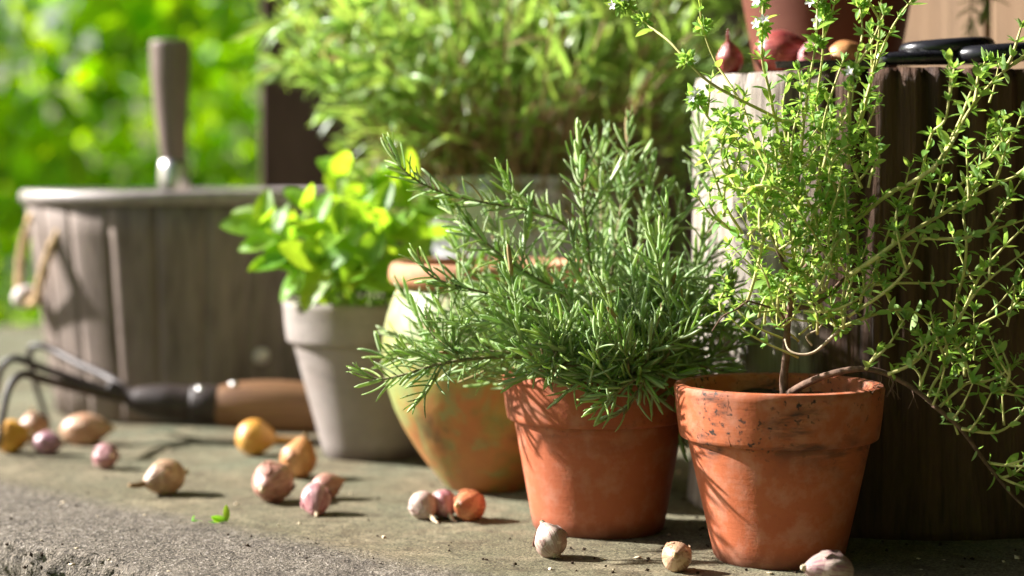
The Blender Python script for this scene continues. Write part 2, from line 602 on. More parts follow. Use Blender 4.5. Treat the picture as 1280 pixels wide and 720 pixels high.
def jar_material():
    n = NT('mossy_glazed_clay')
    v = n.coord()
    x, y, z = n.sep(v)
    big = n.noise(v, 15, 5, 0.6, 0.4)
    mid = n.noise(v, 45, 5, 0.65)
    c = n.mix(n.ramp(mid, [(0.3, 0), (0.7, 1)]), (0.42, 0.15, 0.045), (0.52, 0.24, 0.07))
    hgt = n.math('ADD', n.math('MULTIPLY', z, 5.2), n.math('MULTIPLY', n.math('SUBTRACT', big, 0.5), 1.7))
    side = n.math('MULTIPLY', x, -2.2)
    k = n.math('ADD', hgt, side)
    c = n.mix(n.ramp(k, [(0.32, 0), (0.62, 1)]), c, (0.38, 0.34, 0.08))
    c = n.mix(n.math('MULTIPLY', n.ramp(k, [(0.66, 0), (0.92, 1)]), 0.8), c, (0.40, 0.42, 0.24))
    gm = n.noise(v, 26, 4, 0.6)
    c = n.mix(n.math('MULTIPLY', n.ramp(gm, [(0.52, 0), (0.66, 1)]), 0.6), c, (0.17, 0.24, 0.06))
    gl = n.noise(n.coord((1, 1, 0.5), loc=(7, 2, 5)), 34, 6, 0.7, 0.6)
    c = n.mix(n.math('MULTIPLY', n.ramp(gl, [(0.5, 0), (0.58, 1)]), 0.7), c, (0.26, 0.34, 0.12))
    c = n.mix(n.math('MULTIPLY', n.ramp(gl, [(0.36, 1), (0.44, 0)]), 0.6), c, (0.50, 0.19, 0.06))
    dk = n.noise(n.coord(loc=(3, 2, 1)), 24, 6, 0.7)
    c = n.mix(n.math('MULTIPLY', n.ramp(dk, [(0.56, 0), (0.68, 1)]), 0.65), c, (0.11, 0.07, 0.035))
    c = n.mix(1.0, c, (0.78, 0.78, 0.78), 'MULTIPLY')
    n.bsdf(c, n.math('ADD', 0.32, n.math('MULTIPLY', mid, 0.35)), 0.45, normal=n.bump(mid, 0.4, 0.002))
    return n.m


M['jar'] = jar_material()

# ------------------------------------------------------------------ the setting
EA = Vector((-0.357, 1.33, 0))                     # a point on the slab's front edge
EU = Vector((0.73, -0.684, 0)).normalized()        # along the edge
EV = Vector((0.684, 0.73, 0)).normalized()         # inward


def slab_h(u, v):
    """surface height of the weathered stone at edge coordinates"""
    p = EA + EU * u + EV * v
    rough = 1.0 if v < 0.11 else max(0.0, 1 - (v - 0.11) / 0.06)
    wv = 0.018 * noise.noise((u * 7, 0, 2))
    rough = max(0.0, min(1.0, 1 - (v + wv - 0.125) / 0.035))
    h = 0.0012 * noise.noise((p.x * 9, p.y * 9, 0))
    h += rough * (0.0014 + 0.0014 * noise.fractal((p.x * 90, p.y * 90, 3), 0.7, 2.2, 4) + 0.0014 * noise.noise((p.x * 18, p.y * 18, 8)))
    h += (1 - rough) * 0.0006 * noise.fractal((p.x * 60, p.y * 60, 5), 1.0, 2.0, 3)
    return h


def stone_material():
    n = NT('weathered_stone')
    v = n.coord()
    x, y, z = n.sep(v)
    big = n.noise(v, 5, 5, 0.6, 0.3)
    mid = n.noise(v, 30, 6, 0.7)
    fine = n.noise(v, 260, 4, 0.7)
    grit = n.noise(v, 700, 3, 0.7)
    edge = n.math('ADD', y, n.math('MULTIPLY', n.math('SUBTRACT', mid, 0.5), 0.05))
    m = n.ramp(edge, [(0.115, 1), (0.155, 0)])
    # smooth algae-tinted top
    top = n.mix(n.ramp(big, [(0.35, 0), (0.65, 1)]), (0.19, 0.185, 0.12), (0.24, 0.195, 0.13))
    alg = n.noise(n.coord(loc=(1.2, 3, 0)), 7, 4, 0.6)
    far = n.math('MULTIPLY', n.ramp(alg, [(0.42, 0), (0.62, 1)]), n.ramp(y, [(0.2, 0.2), (0.42, 1)]))
    top = n.mix(n.math('MULTIPLY', far, 0.8), top, (0.22, 0.28, 0.21))
    top = n.mix(n.math('MULTIPLY', n.ramp(mid, [(0.5, 0), (0.64, 1)]), 0.7), top, (0.12, 0.09, 0.055))
    top = n.mix(n.math('MULTIPLY', n.ramp(fine, [(0.36, 1), (0.52, 0)]), 0.6), top, (0.07, 0.06, 0.04))
    patch = n.noise(n.coord(loc=(4, 1, 2)), 14, 6, 0.7, 0.5)
    top = n.mix(n.math('MULTIPLY', n.ramp(patch, [(0.5, 0), (0.62, 1)]), 0.55), top, (0.36, 0.31, 0.22))
    top = n.mix(n.math('MULTIPLY', n.ramp(patch, [(0.34, 1), (0.44, 0)]), 0.6), top, (0.13, 0.125, 0.075))
    mott = n.noise(n.coord(loc=(6, 3, 2)), 95, 5, 0.75)
    top = n.mix(n.math('MULTIPLY', n.ramp(mott, [(0.36, 1), (0.47, 0)]), 0.65), top, (0.075, 0.062, 0.04))
    top = n.mix(n.math('MULTIPLY', n.ramp(mott, [(0.54, 0), (0.66, 1)]), 0.45), top, (0.37, 0.34, 0.26))
    rub = n.mix(n.ramp(mid, [(0.3, 0), (0.7, 1)]), (0.15, 0.125, 0.10), (0.29, 0.25, 0.20))
    rub = n.mix(n.ramp(fine, [(0.32, 0.9), (0.52, 0)]), rub, (0.05, 0.042, 0.033))
    rub = n.mix(n.math('MULTIPLY', n.ramp(fine, [(0.56, 0), (0.7, 1)]), 0.6), rub, (0.52, 0.49, 0.45))
    c = n.mix(m, n.mix(1.0, top, (0.60, 0.57, 0.50), 'MULTIPLY'), n.mix(1.0, rub, (0.68, 0.66, 0.64), 'MULTIPLY'))
    gr = n.noise(n.coord((1, 1, 1)), 520, 2, 0.8)
    c = n.mix(n.ramp(gr, [(0.34, 0.8), (0.47, 0)]), c, n.mix(1.0, c, (0.22, 0.20, 0.17), 'MULTIPLY'))
    c = n.mix(n.math('MULTIPLY', n.ramp(gr, [(0.55, 0), (0.66, 1)]), 0.75), c, n.mix(1.0, c, (2.1, 2.05, 2.0), 'MULTIPLY'))
    h = n.math('ADD', n.math('MULTIPLY', fine, 0.8), n.math('MULTIPLY', grit, 0.6))
    h = n.math('ADD', h, n.math('ADD', n.math('MULTIPLY', mid, 0.8), n.math('MULTIPLY', gr, 0.8)))
    s = n.math('MULTIPLY', m, 0.5)
    bn = n.node('ShaderNodeBump')
    n.put(bn.inputs['Strength'], n.math('ADD', s, 0.35))
    bn.inputs['Distance'].default_value = 0.0035
    n.put(bn.inputs['Height'], h)
    n.bsdf(c, 0.85, 0.25, normal=bn.outputs[0])
    return n.m


def build_slab():
    us = np.concatenate([np.linspace(-1.69, -0.45, 50), np.linspace(-0.44, 0.75, 330), np.linspace(0.76, 2.6, 60)])
    prof = [(0.004, -0.36), (0.004, -0.2)] + [(0.006 * math.sin(i * 1.3), -0.2 + 0.192 * i / 34) for i in range(1, 35)]
    prof += [(0.0012, -0.005), (0.004, -0.002), (0.008, -0.0006)]
    vs_ = list(np.linspace(0.012, 0.2, 70)) + list(np.linspace(0.205, 0.9, 60)) + list(np.linspace(0.93, 2.7, 30))
    rows = prof + [(v, None) for v in vs_]
    V, Fc = [], []
    for u in us:
        for i, (v, z) in enumerate(rows):
            if z is None:
                zz, vv = slab_h(u, v), v
            elif z < -0.19:
                zz, vv = z, v
            else:
                k = min(1, (z + 0.2) / 0.05)
                vv = v * 0.6 + 0.0045 * noise.fractal((u * 90, z * 90, 1), 0.7, 2.2, 4) * k + 0.006 * noise.noise((u * 14, z * 10, 4)) * k
                zz = z + slab_h(u, 0.012) * max(0, 1 + z / 0.03)
                if z > -0.03:
                    vv += 0.004
            V.append((u, vv, zz))
    nr = len(rows)
    for a in range(len(us) - 1):
        for b in range(nr - 1):
            i = a * nr + b
            Fc.append((i, i + nr, i + nr + 1, i + 1))
    # the ends and the back, closed down to the ground
    k = len(V)
    for side in (0, len(us) - 1):
        col = [side * nr + b for b in range(nr)]
        V.append((us[side], 2.7, -0.36))
        f = col + [len(V) - 1]
        Fc.append(tuple(f if side else f[::-1]))
    back = [a * nr + nr - 1 for a in range(len(us))]
    Fc.append(tuple(back[::-1]) + (k, k + 1))
    o = obj('stone_step', mesh('stone_step', V, Fc, stone_material()))
    o.matrix_world = Matrix(((EU.x, EV.x, 0, EA.x), (EU.y, EV.y, 0, EA.y), (0, 0, 1, 0), (0, 0, 0, 1)))
    tag(o, 'weathered stone step carrying the pots, bucket and bulbs', None, None, 'structure')
    return o


slab = build_slab()


def surf(x, y):
    p = Vector((x, y, 0)) - EA
    return slab_h(p.dot(EU), p.dot(EV))


def build_ground():
    n = NT('garden_soil_grass')
    v = n.coord()
    c = n.mix(n.ramp(n.noise(v, 3, 6, 0.7), [(0.35, 0), (0.65, 1)]), (0.035, 0.045, 0.015), (0.05, 0.085, 0.02))
    n.bsdf(c, 0.95, 0.1, normal=n.bump(n.noise(v, 30, 5), 0.8, 0.03))
    V, Fc = [], []
    xs = [-150, -60, -20] + list(np.linspace(-8, 8, 33)) + [20, 60, 150]
    for x in xs:
        for y in xs:
            h = 0.03 * noise.noise((x * 0.8, y * 0.8, 0)) if abs(x) <= 8 and abs(y) <= 8 else 0
            V.append((x, y + 2, -0.35 + h))
    k = len(xs)
    for i in range(k - 1):
        for j in range(k - 1):
            Fc.append((i * k + j, (i + 1) * k + j, (i + 1) * k + j + 1, i * k + j + 1))
    tag(obj('ground', mesh('ground', V, Fc, n.m)), kind='structure')


build_ground()


def build_hedge():
    r = random.Random(11)
    shape = lambda t: math.sin(math.pi * min(1, t * 0.93 + 0.05)) ** 0.75
    lv, lf = leaf_sheet(0.62, 4, 2, -0.25, 0.25, shape, seed=2)
    lv = np.array([(*p, 1) for p in lv])
    V, Fc = [], []
    base = 0
    clumps = []
    for _ in range(760):
        x = r.uniform(-4.2, 2.6)
        y = 3.7 + r.random() ** 1.1 * 3.6
        top = 1.6 + 0.5 * noise.noise((x * 0.9, y * 0.5, 0)) + (y - 3.7) * 0.1
        z = -0.3 + (top + 0.3) * r.random() ** 0.8
        if y < 4.2 and z < 0.25:
            z += 0.35
        clumps.append((Vector((x, y, z)), r.uniform(0.13, 0.3)))
    for _ in range(420):      # unseen clumps behind the camera, added to block low sky light
        x = r.uniform(-5.5, 2.6)
        y = -2.6 - r.random() * 1.6
        clumps.append((Vector((x, y, -0.3 + 2.1 * r.random())), r.uniform(0.16, 0.32)))
    for c, rad in clumps:
        for _ in range(48):
            d = rand_dir(r)
            p = c + d * rad * r.random() ** 0.4
            out = (d + Vector((0, 0, 0.5)) + rand_dir(r) * 0.7).normalized()
            dr = (rand_dir(r) + Vector((0, 0, -0.5))).normalized()
            m = frame_matrix(p, dr, out, r.uniform(0.045, 0.1))
            V.append((lv @ np.array(m).T)[:, :3])
            Fc += [tuple(i + base for i in q) for q in lf]
            base += len(lv)
    o = obj('garden_foliage', mesh('garden_foliage', np.concatenate(V).tolist(), Fc, M['hedge']))
    tag(o, 'sunlit bright green garden foliage behind the bucket, and added unseen clumps', 'foliage', None, 'stuff')


build_hedge()


def build_wall():
    Y = 2.52
    root = empty('plank_wall', (-0.333, Y, 0), 'dark brown vertical plank wall behind the potted herbs', 'wall')
    x = 0.0
    r = random.Random(3)
    while x < 2.1:
        w = r.uniform(0.13, 0.16)
        me = MB()
        me.box((0, 0, 0), (w - 0.004, 0.028, 1.25))
        ms = bevel_me(mesh('plank', me.v, me.f, M['wall'], False), 0.003, 1)
        obj('plank', ms, root, (x, r.uniform(-0.004, 0.004), -0.01))
        x += w
    b = MB()
    b.box((0.42, -0.03, 0.43), (0.72, -0.006, 0.47))
    ms = bevel_me(mesh('batten', b.v, b.f, M['bucket'], False), 0.003, 1)
    obj('batten', ms, root)


build_wall()


def build_board_panel():
    root = empty('board_panel', (0.36, 1.78, 0), 'tan upright boards standing behind the sawn log', 'boards', rot=(0, 0, R(-38)))
    r = random.Random(5)
    x = 0
    for k in range(4):
        w = r.uniform(0.075, 0.1)
        me = MB()
        me.box((0, 0, 0), (w - 0.003, 0.022, r.uniform(0.72, 0.8)))
        obj('plank', bevel_me(mesh('plank', me.v, me.f, M['board'], False), 0.003, 1), root, (x, r.uniform(-0.002, 0.002), 0))
        x += w


build_board_panel()


def build_sky_blockers():  # out-of-frame roof and side wall, added to block sky light
    root = empty('sky_blocker_roof', (-0.70, -2.2, 1.26), 'unseen plank roof added to block sky light over the stone step', 'roof')
    r = random.Random(8)
    y = 0.0
    while y < 4.8:
        w = r.uniform(0.16, 0.2)
        me = MB()
        me.box((0, 0, 0), (2.65, w - 0.003, 0.024))
        obj('plank', bevel_me(mesh('plank', me.v, me.f, M['sky_blocker_x'], False), 0.003, 1), root, (0, y, r.uniform(-0.003, 0.003)))  # plank of the added sky-blocking roof
        y += w
    for y in (0.1, 1.6, 3.1, 4.5):
        me = MB()
        me.box((0.02, y, -0.07), (2.63, y + 0.05, -0.006))
        obj('sky_blocker_rafter', bevel_me(mesh('sky_blocker_rafter', me.v, me.f, M['sky_blocker_x'], False), 0.003, 1), root)
    root = empty('plank_wall', (1.3, -2.0, -0.35), 'unseen plank side wall added to deepen the shade', 'wall')  # side wall out of view, added to cut the fill light
    y = 0.0
    while y < 4.45:
        w = r.uniform(0.13, 0.16)
        me = MB()
        me.box((0, 0, 0), (0.028, w - 0.004, 1.58))
        obj('plank', bevel_me(mesh('plank', me.v, me.f, M['wall'], False), 0.003, 1), root, (r.uniform(-0.004, 0.004), y, 0))
        y += w


build_sky_blockers()

# ------------------------------------------------------------------ log
LOG = Vector((0.304, 1.492, 0))
LOGR, LOGH = 0.160, 0.330


def build_log():
    seg, rows = 260, 40
    V, Fc = [], []
    cracks = [(a, rnd.uniform(0.012, 0.026), rnd.uniform(0.006, 0.014), rnd.uniform(0.3, 1.0)) for a in [3.5, 3.72, 3.98, 4.2, 4.35, 4.5, 4.62, 4.78, 4.9, 5.05, 5.2, 5.5, 0.3, 1.1, 2.0, 2.6, 3.2]]
    cracks[2] = (4.02, 0.03, 0.022, 0.36)
    def rad(a, z):
        r = LOGR * (1 + 0.018 * noise.noise((math.cos(a) * 1.5, math.sin(a) * 1.5, z * 1.5)))
        r += 0.0022 * noise.fractal((math.cos(a) * 22, math.sin(a) * 22, z * 5), 1.0, 2.0, 4)
        for ca, w, dp, ln in cracks:
            d = (a - ca + 0.03 * noise.noise((z * 6, ca, 0)) + math.pi) % (2 * math.pi) - math.pi
            k = max(0, 1 - (LOGH - z) / (ln * LOGH)) if ln < 0.99 else 1
            if abs(d) < w:
                r -= dp * (1 - abs(d) / w) * min(1, k * 2)
        return r + 0.004 * max(0, 1 - z / 0.05)
    for i in range(rows + 1):
        z = LOGH * i / rows
        for k in range(seg):
            a = 2 * math.pi * k / seg
            rr = rad(a, z)
            zz = z
            if i == rows:
                rr -= 0.003
            if i >= rows - 1:
                zz += 0.0015 * noise.noise((math.cos(a) * 8, math.sin(a) * 8, 0)) - (0.0012 if i == rows - 1 else 0)
            V.append((rr * math.cos(a), rr * math.sin(a), zz))
    for i in range(rows):
        for k in range(seg):
            l = (k + 1) % seg
            Fc.append((i * seg + k, i * seg + l, (i + 1) * seg + l, (i + 1) * seg + k))
    ns = len(Fc)
    b = rows * seg
    prev = b
    for q in range(1, 7):
        s = 1 - q / 7
        for k in range(seg):
            v = V[b + k]
            V.append((v[0] * s, v[1] * s, LOGH + 0.0006 * noise.noise((v[0] * s * 60, v[1] * s * 60, 2))))
        cur = len(V) - seg
        for k in range(seg):
            l = (k + 1) % seg
            Fc.append((prev + k, prev + l, cur + l, cur + k))
        prev = cur
    Fc.append(tuple(prev + k for k in range(seg)))
    Fc.append(tuple(range(seg))[::-1])
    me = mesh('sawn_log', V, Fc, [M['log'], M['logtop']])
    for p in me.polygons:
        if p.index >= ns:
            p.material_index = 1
    o = obj('sawn_log', me, loc=LOG)
    tag(o, 'thick upright sawn log with pale sunlit side, topped with onions and shears', 'log')


build_log()


# ------------------------------------------------------------------ pots
def soil_disc(mb, r, z, seed, amp=0.006):
    V, Fc = [(0, 0, z)], []
    seg, rings = 32, 7
    for i in range(1, rings + 1):
        for k in range(seg):
            a = 2 * math.pi * k / seg
            rr = r * i / rings
            x, y = rr * math.cos(a), rr * math.sin(a)
            V.append((x, y, z + amp * noise.fractal((x * 60 + seed, y * 60, 0), 1.0, 2.0, 3)))
    for k in range(seg):
        Fc.append((0, 1 + k, 1 + (k + 1) % seg))
    for i in range(rings - 1):
        for k in range(seg):
            l = (k + 1) % seg
            Fc.append((1 + i * seg + k, 1 + i * seg + l, 1 + (i + 1) * seg + l, 1 + (i + 1) * seg + k))
    mb.add(V, [f[::-1] if False else f for f in Fc])


def flower_pot(loc, rb, rc, rr, h, ch, mat, label, seed, soil=0.016, group=None):
    """rb base radius, rc body radius under the collar, rr rim radius, ch collar height"""
    root = empty('flower_pot', loc, label, 'flower pot', group)
    zc = h - ch
    b = MB()
    b.lathe([(0.012, 0.004), (rb - 0.006, 0.003), (rb - 0.002, 0.0), (rb, 0.003)] +
            [(rb + (rc - rb) * t, 0.003 + (zc - 0.003) * t) for t in (0.1, 0.25, 0.4, 0.55, 0.7, 0.85, 0.96)] +
            [(rc, zc), (rc - 0.001, zc + 0.004), (rc - 0.006, zc + 0.004)] +
            [(rc - 0.0075 + (rb - rc) * t, zc - (zc - 0.01) * t) for t in (0.2, 0.6, 1.0)], 96, 0.006, seed)
    b.build('body', mat, root).data.set_sharp_from_angle(angle=R(38))
    c = MB()
    r0 = rr - 0.004
    c.lathe([(rc - 0.003, zc + 0.0005), (r0 - 0.0012, zc), (r0 - 0.0002, zc + 0.0008), (r0 + 0.0004, zc + 0.003), (r0 + 0.002, zc + ch * 0.4), (rr - 0.0005, h - 0.006),
             (rr, h - 0.003), (rr - 0.0012, h - 0.0007), (rr - 0.004, h), (rr - 0.0075, h - 0.001), (rr - 0.009, h - 0.005), (rr - 0.011, zc + ch * 0.3), (rc - 0.006, zc + 0.0035)], 96, 0.006, seed + 2)
    c.build('rim', mat, root).data.set_sharp_from_angle(angle=R(38))
    s = MB()
    soil_disc(s, rr - 0.0085, h - soil, seed)
    s.build('soil', M['soil'], root)
    return root


POT3 = Vector((0.1775, 1.27, 0.0))
POT2 = Vector((0.0625, 1.377, 0.0))
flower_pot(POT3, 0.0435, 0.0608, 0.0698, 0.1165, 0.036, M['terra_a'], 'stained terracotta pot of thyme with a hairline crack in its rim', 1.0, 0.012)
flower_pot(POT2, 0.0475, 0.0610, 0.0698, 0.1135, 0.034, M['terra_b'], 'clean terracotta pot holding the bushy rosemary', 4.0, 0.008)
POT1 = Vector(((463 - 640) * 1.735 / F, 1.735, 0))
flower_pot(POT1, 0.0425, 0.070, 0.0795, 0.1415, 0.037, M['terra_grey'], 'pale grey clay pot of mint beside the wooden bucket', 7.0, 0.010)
LP = Vector(((1033 - 640) * 1.55 / F, 1.55, LOGH))
flower_pot(LP, 0.056, 0.074, 0.083, 0.135, 0.036, M['terra_shaded'], 'terracotta pot with shade in its colour, standing on top of the sawn log', 9.0, 0.012)


def crack_line():
    # hairline crack in the rim of the thyme pot: a thin dark groove line, part of the pot
    root = next(o for o in bpy.data.objects if o.name == 'rim')
    a0 = -math.pi / 2 - 0.62
    pts = []
    for i in range(8):
        t = i / 7
        z = 0.1165 - 0.002 - t * 0.033
        rr = 0.0698 - 0.0002 - 0.0037 * t + 0.0001
        a = a0 + 0.012 * math.sin(i * 1.9)
        pts.append((rr * math.cos(a), rr * math.sin(a), z))
    m = MB()
    m.tube(pts, 0.00028, 5)
    m.build('hairline_crack', M['soil'], root)


crack_line()


def build_jar():
    s = 1.56 / F
    root = empty('clay_jar', ((611 - 640) * s, 1.56, 0), 'round bellied clay jar with mossy green and orange glaze', 'jar')
    yb = 607
    prof = [(40, 605), (52, 607), (55, 604), (66, 590), (76, 578), (92, 556), (108, 530), (119, 506), (127, 480), (131, 455), (132.5, 432), (131, 412), (127.5, 394), (121, 374), (115, 361), (111, 354), (104, 352), (108, 374), (118, 412), (122, 440), (118, 480), (100, 530), (60, 588)]
    b = MB()
    b.lathe([(r * s, (yb - y) * s) for r, y in prof], 96, 0.01, 2.0)
    b.build('body', M['jar'], root)
    prof = [(105, 355), (114, 355.5), (121, 353), (124.5, 347), (125, 340), (124, 332), (121, 327), (116, 325), (110, 326), (106, 330), (104, 342), (103.5, 354)]
    c = MB()
    c.lathe([(r * s, (yb - y) * s) for r, y in prof], 96, 0.006, 3.0, closed=True)
    c.build('rim', M['terra_tan'], root)
    d = MB()
    soil_disc(d, 107 * s, (yb - 346) * s, 3)
    d.build('soil', M['soil'], root)
    # a shoot in the jar
    e = MB()
    p = spline([(-0.006, -0.045, 0.168), (-0.007, -0.047, 0.185), (-0.004, -0.047, 0.196)], 8)
    e.tube(p, [0.0022] * 7 + [0.001], 6)
    e.build('shoot', M['seedling'], root)


build_jar()

# ------------------------------------------------------------------ metal tub on a block, behind the jar
D_T = 1.92
TUB = Vector(((650 - 640) * D_T / F, D_T, 0))


def build_tub():
    s = D_T / F
    zt = HC - (322 - HZ) * s
    blk = MB()
    blk.box((-0.075, -0.075, 0), (0.075, 0.075, zt))
    o = obj('wooden_block', bevel_me(mesh('wooden_block', blk.v, blk.f, M['bucket'], False), 0.004, 2), loc=TUB)
    tag(o, 'squared wooden block propping up the metal tub', 'block')
    root = empty('metal_tub', TUB + Vector((0, 0, zt)), 'galvanised metal tub of tarragon behind the clay jar', 'tub')
    h = (322 - 224) * s
    rb, rt = 106 * s, 146 * s
    b = MB()
    b.lathe([(0.001, 0.006), (rb - 0.004, 0.006), (rb - 0.003, 0), (rb, 0), (rb, 0.004)] + [(rb + (rt - rb) * t + (0.0015 if k in (3, 7) else 0), 0.004 + (h - 0.004) * t) for k, t in enumerate((0.05, 0.1, 0.2, 0.24, 0.28, 0.6, 0.72, 0.76, 0.8, 0.99))] +
            [(rt - 0.002, h - 0.001), (rt - 0.006, h * 0.9), (rb + (rt - rb) * 0.5 - 0.003, h * 0.5)], 96)
    b.build('body', M['metal'], root)
    c = MB()
    c.lathe([(rt + 0.003 * math.cos(a), h + 0.003 * math.sin(a)) for a in np.linspace(0, 2 * math.pi, 10, endpoint=False)], 96, closed=True)
    c.build('rim', M['metal'], root)
    e = MB()
    soil_disc(e, rt - 0.008, h - 0.012, 6)
    e.build('soil', M['soil'], root)
    for sgn in (-1, 1):
        g = MB()
        g.tube([(sgn * (rt + 0.001 + 0.004 * math.sin(a)), 0.024 * math.cos(a), h - 0.006 + 0.034 * math.sin(a)) for a in np.linspace(0, math.pi, 18)], 0.0045, 8)
        g.build('handle', M['metal'], root)
    return zt + h


TUB_Z = build_tub()

# ------------------------------------------------------------------ wooden bucket with rope and the tool in it
D_B = 2.10
BK = Vector(((241 - 640) * D_B / F, D_B, 0))


def build_bucket():
    root = empty('wooden_bucket', BK, 'weathered wooden stave bucket with rope handle and pale toggle', 'bucket')
    rt, rb, h = 0.180, 0.148, 0.232
    n = 22
    r = random.Random(2)
    for k in range(n):
        a0 = 2 * math.pi * k / n + 0.1
        a1 = a0 + 2 * math.pi / n - 0.003
        V, Fc = [], []
        dr = r.uniform(-0.0007, 0.0007)
        na, nz = 6, 6
        for i in range(nz + 1):
            z = 0.002 + (h - 0.004) * i / nz
            ro = rb + (rt - rb) * i / nz + dr
            for j in range(na + 1):
                a = a0 + (a1 - a0) * j / na
                e = -0.0007 if j in (0, na) else 0
                V.append(((ro + e) * math.cos(a), (ro + e) * math.sin(a), z))
            for j in range(na + 1):
                a = a0 + (a1 - a0) * j / na
                V.append(((ro - 0.012) * math.cos(a), (ro - 0.012) * math.sin(a), z))
        w = 2 * (na + 1)
        for i in range(nz):
            for j in range(na):
                b = i * w + j
                Fc.append((b, b + 1, b + w + 1, b + w))
                c = b + na + 1
                Fc.append((c + 1, c, c + w, c + w + 1))
            b = i * w
            Fc.append((b + na + 1, b, b + w, b + w + na + 1))
            b = i * w + na
            Fc.append((b, b + na + 1, b + w + na + 1, b + w))
        for j in range(na):
            b = j
            Fc.append((b + 1, b, b + na + 1, b + na + 2))
            b = nz * w + j
            Fc.append((b, b + 1, b + na + 2, b + na + 1))
        obj('stave', mesh('stave', V, Fc, M['bucket']), root)
    b = MB()
    b.lathe([(0.001, 0.012), (rb - 0.006, 0.012), (rb - 0.006, 0.022), (0.001, 0.022)], 48)
    b.build('base', M['bucket'], root)
    c = MB()
    c.lathe([(rt - 0.014, h - 0.005), (rt + 0.0005, h - 0.007), (rt + 0.004, h - 0.006), (rt + 0.006, h - 0.001), (rt + 0.005, h + 0.004), (rt + 0.002, h + 0.007), (rt - 0.010, h + 0.007), (rt - 0.015, h + 0.003)], 96, 0.004, 1, closed=True)
    c.build('rim', M['hoop'], root)
    # knot plug near the base
    k = MB()
    a = -math.pi / 2 + 0.62
    rr = rb + (rt - rb) * 0.28
    kc = Vector((math.cos(a), math.sin(a), 0))
    pp = [kc * (rr - 0.004) + Vector((0, 0, 0.068)), kc * (rr + 0.004) + Vector((0, 0, 0.068)), kc * (rr + 0.0065) + Vector((0, 0, 0.068))]
    k.tube(pp, [0.0085, 0.0085, 0.006], 16)
    k.build('wooden_plug', M['toggle'], root)
    # rope loop on the left side
    s = D_B / F
    def q(px, py, dy):
        return P(px, py, D_B + dy) - BK
    path = spline([q(58, 278, -0.10), q(40, 272, -0.085), q(37, 280, -0.03), q(28, 310, -0.03), q(24, 345, -0.05), q(26, 372, -0.075), q(44, 378, -0.10), q(52, 345, -0.125), q(66, 305, -0.125), q(86, 275, -0.125), q(95, 276, -0.105)], 90)
    path = path[8:]
    ropeo = None
    for ph in (0.0, 2.094, 4.189):
        pts = []
        t0 = None
        nrm = Vector((0, 1, 0.2))
        sl = arclen(path)
        for i, p in enumerate(path):
            t = (path[min(i + 1, len(path) - 1)] - path[max(i - 1, 0)]).normalized()
            nrm = (nrm - t * nrm.dot(t)).normalized()
            bb = t.cross(nrm)
            an = sl[i] * 420 + ph
            pts.append(p + (nrm * math.cos(an) + bb * math.sin(an)) * 0.0026)
        m = MB()
        m.tube(pts, 0.0029, 7)
        m.build('rope_strand', M['rope'], root)
    t = MB()
    c0, c1 = q(20, 374, -0.09), q(44, 368, -0.06)
    ax = [c0.lerp(c1, i / 8) for i in range(9)]
    t.tube(ax, [0.004, 0.009, 0.0112, 0.0118, 0.012, 0.0118, 0.0112, 0.009, 0.004], 16)
    t.build('toggle', M['toggle'], root)
    # hand tool standing in the bucket
    tr = empty('hand_trowel', P(218, 246, D_B) - Vector((0, 0, 0.0)), 'garden trowel standing in the bucket with its worn wooden handle up', 'trowel')
    o = tr.location
    def w(px, py):
        return P(px, py, D_B) - o
    hnd = MB()
    pts = spline([w(217, 205), w(216, 180), w(214, 140), w(213, 100), w(213, 70), w(213, 54), w(213, 50)], 24)
    prof = [(0, 15), (0.1, 16), (0.3, 20), (0.55, 24.5), (0.78, 25.5), (0.9, 24), (0.97, 19), (1.0, 8)]
    rad = []
    for i in range(24):
        t_ = i / 23
        for (a_, ra), (b_, rb_) in zip(prof, prof[1:]):
            if a_ <= t_ <= b_:
                rad.append((ra + (rb_ - ra) * (t_ - a_) / (b_ - a_)) * s)
                break
    hnd.tube(pts, rad, 24)
    hnd.build('handle', M['handle_grey'], tr)
    fe = MB()
    fe.tube([w(218, 246), w(218, 236), w(217.5, 222), w(217, 208), w(217, 200)], [17 * s, 20 * s, 19.5 * s, 18 * s, 16.5 * s], 24)
    fe.build('ferrule', M['steel'], tr)
    sh = MB()
    sh.tube([w(218, 244), w(220, 300), w(222, 340)], [8 * s, 7 * s, 7 * s], 12)
    sh.build('shank', M['iron'], tr)
    bl = MB()
    V, Fc = [], []
    for i in range(11):
        t_ = i / 10
        hw = 34 * s * math.sin(math.pi * min(1, 0.3 + t_ * 0.7)) ** 0.6
        for j in range(7):
            u = j / 6 * 2 - 1
            c_ = w(222, 330 + 150 * t_)
            V.append(c_ + Vector((u * hw, abs(u) ** 2 * 0.012, 0)))
    for i in range(10):
        for j in range(6):
            k_ = i * 7 + j
            Fc.append((k_, k_ + 1, k_ + 8, k_ + 7))
    bl.add(V, Fc)
    bo = bl.build('blade', M['iron'], tr)
    sm = bo.modifiers.new('thick', 'SOLIDIFY')
    sm.thickness = 0.002


build_bucket()


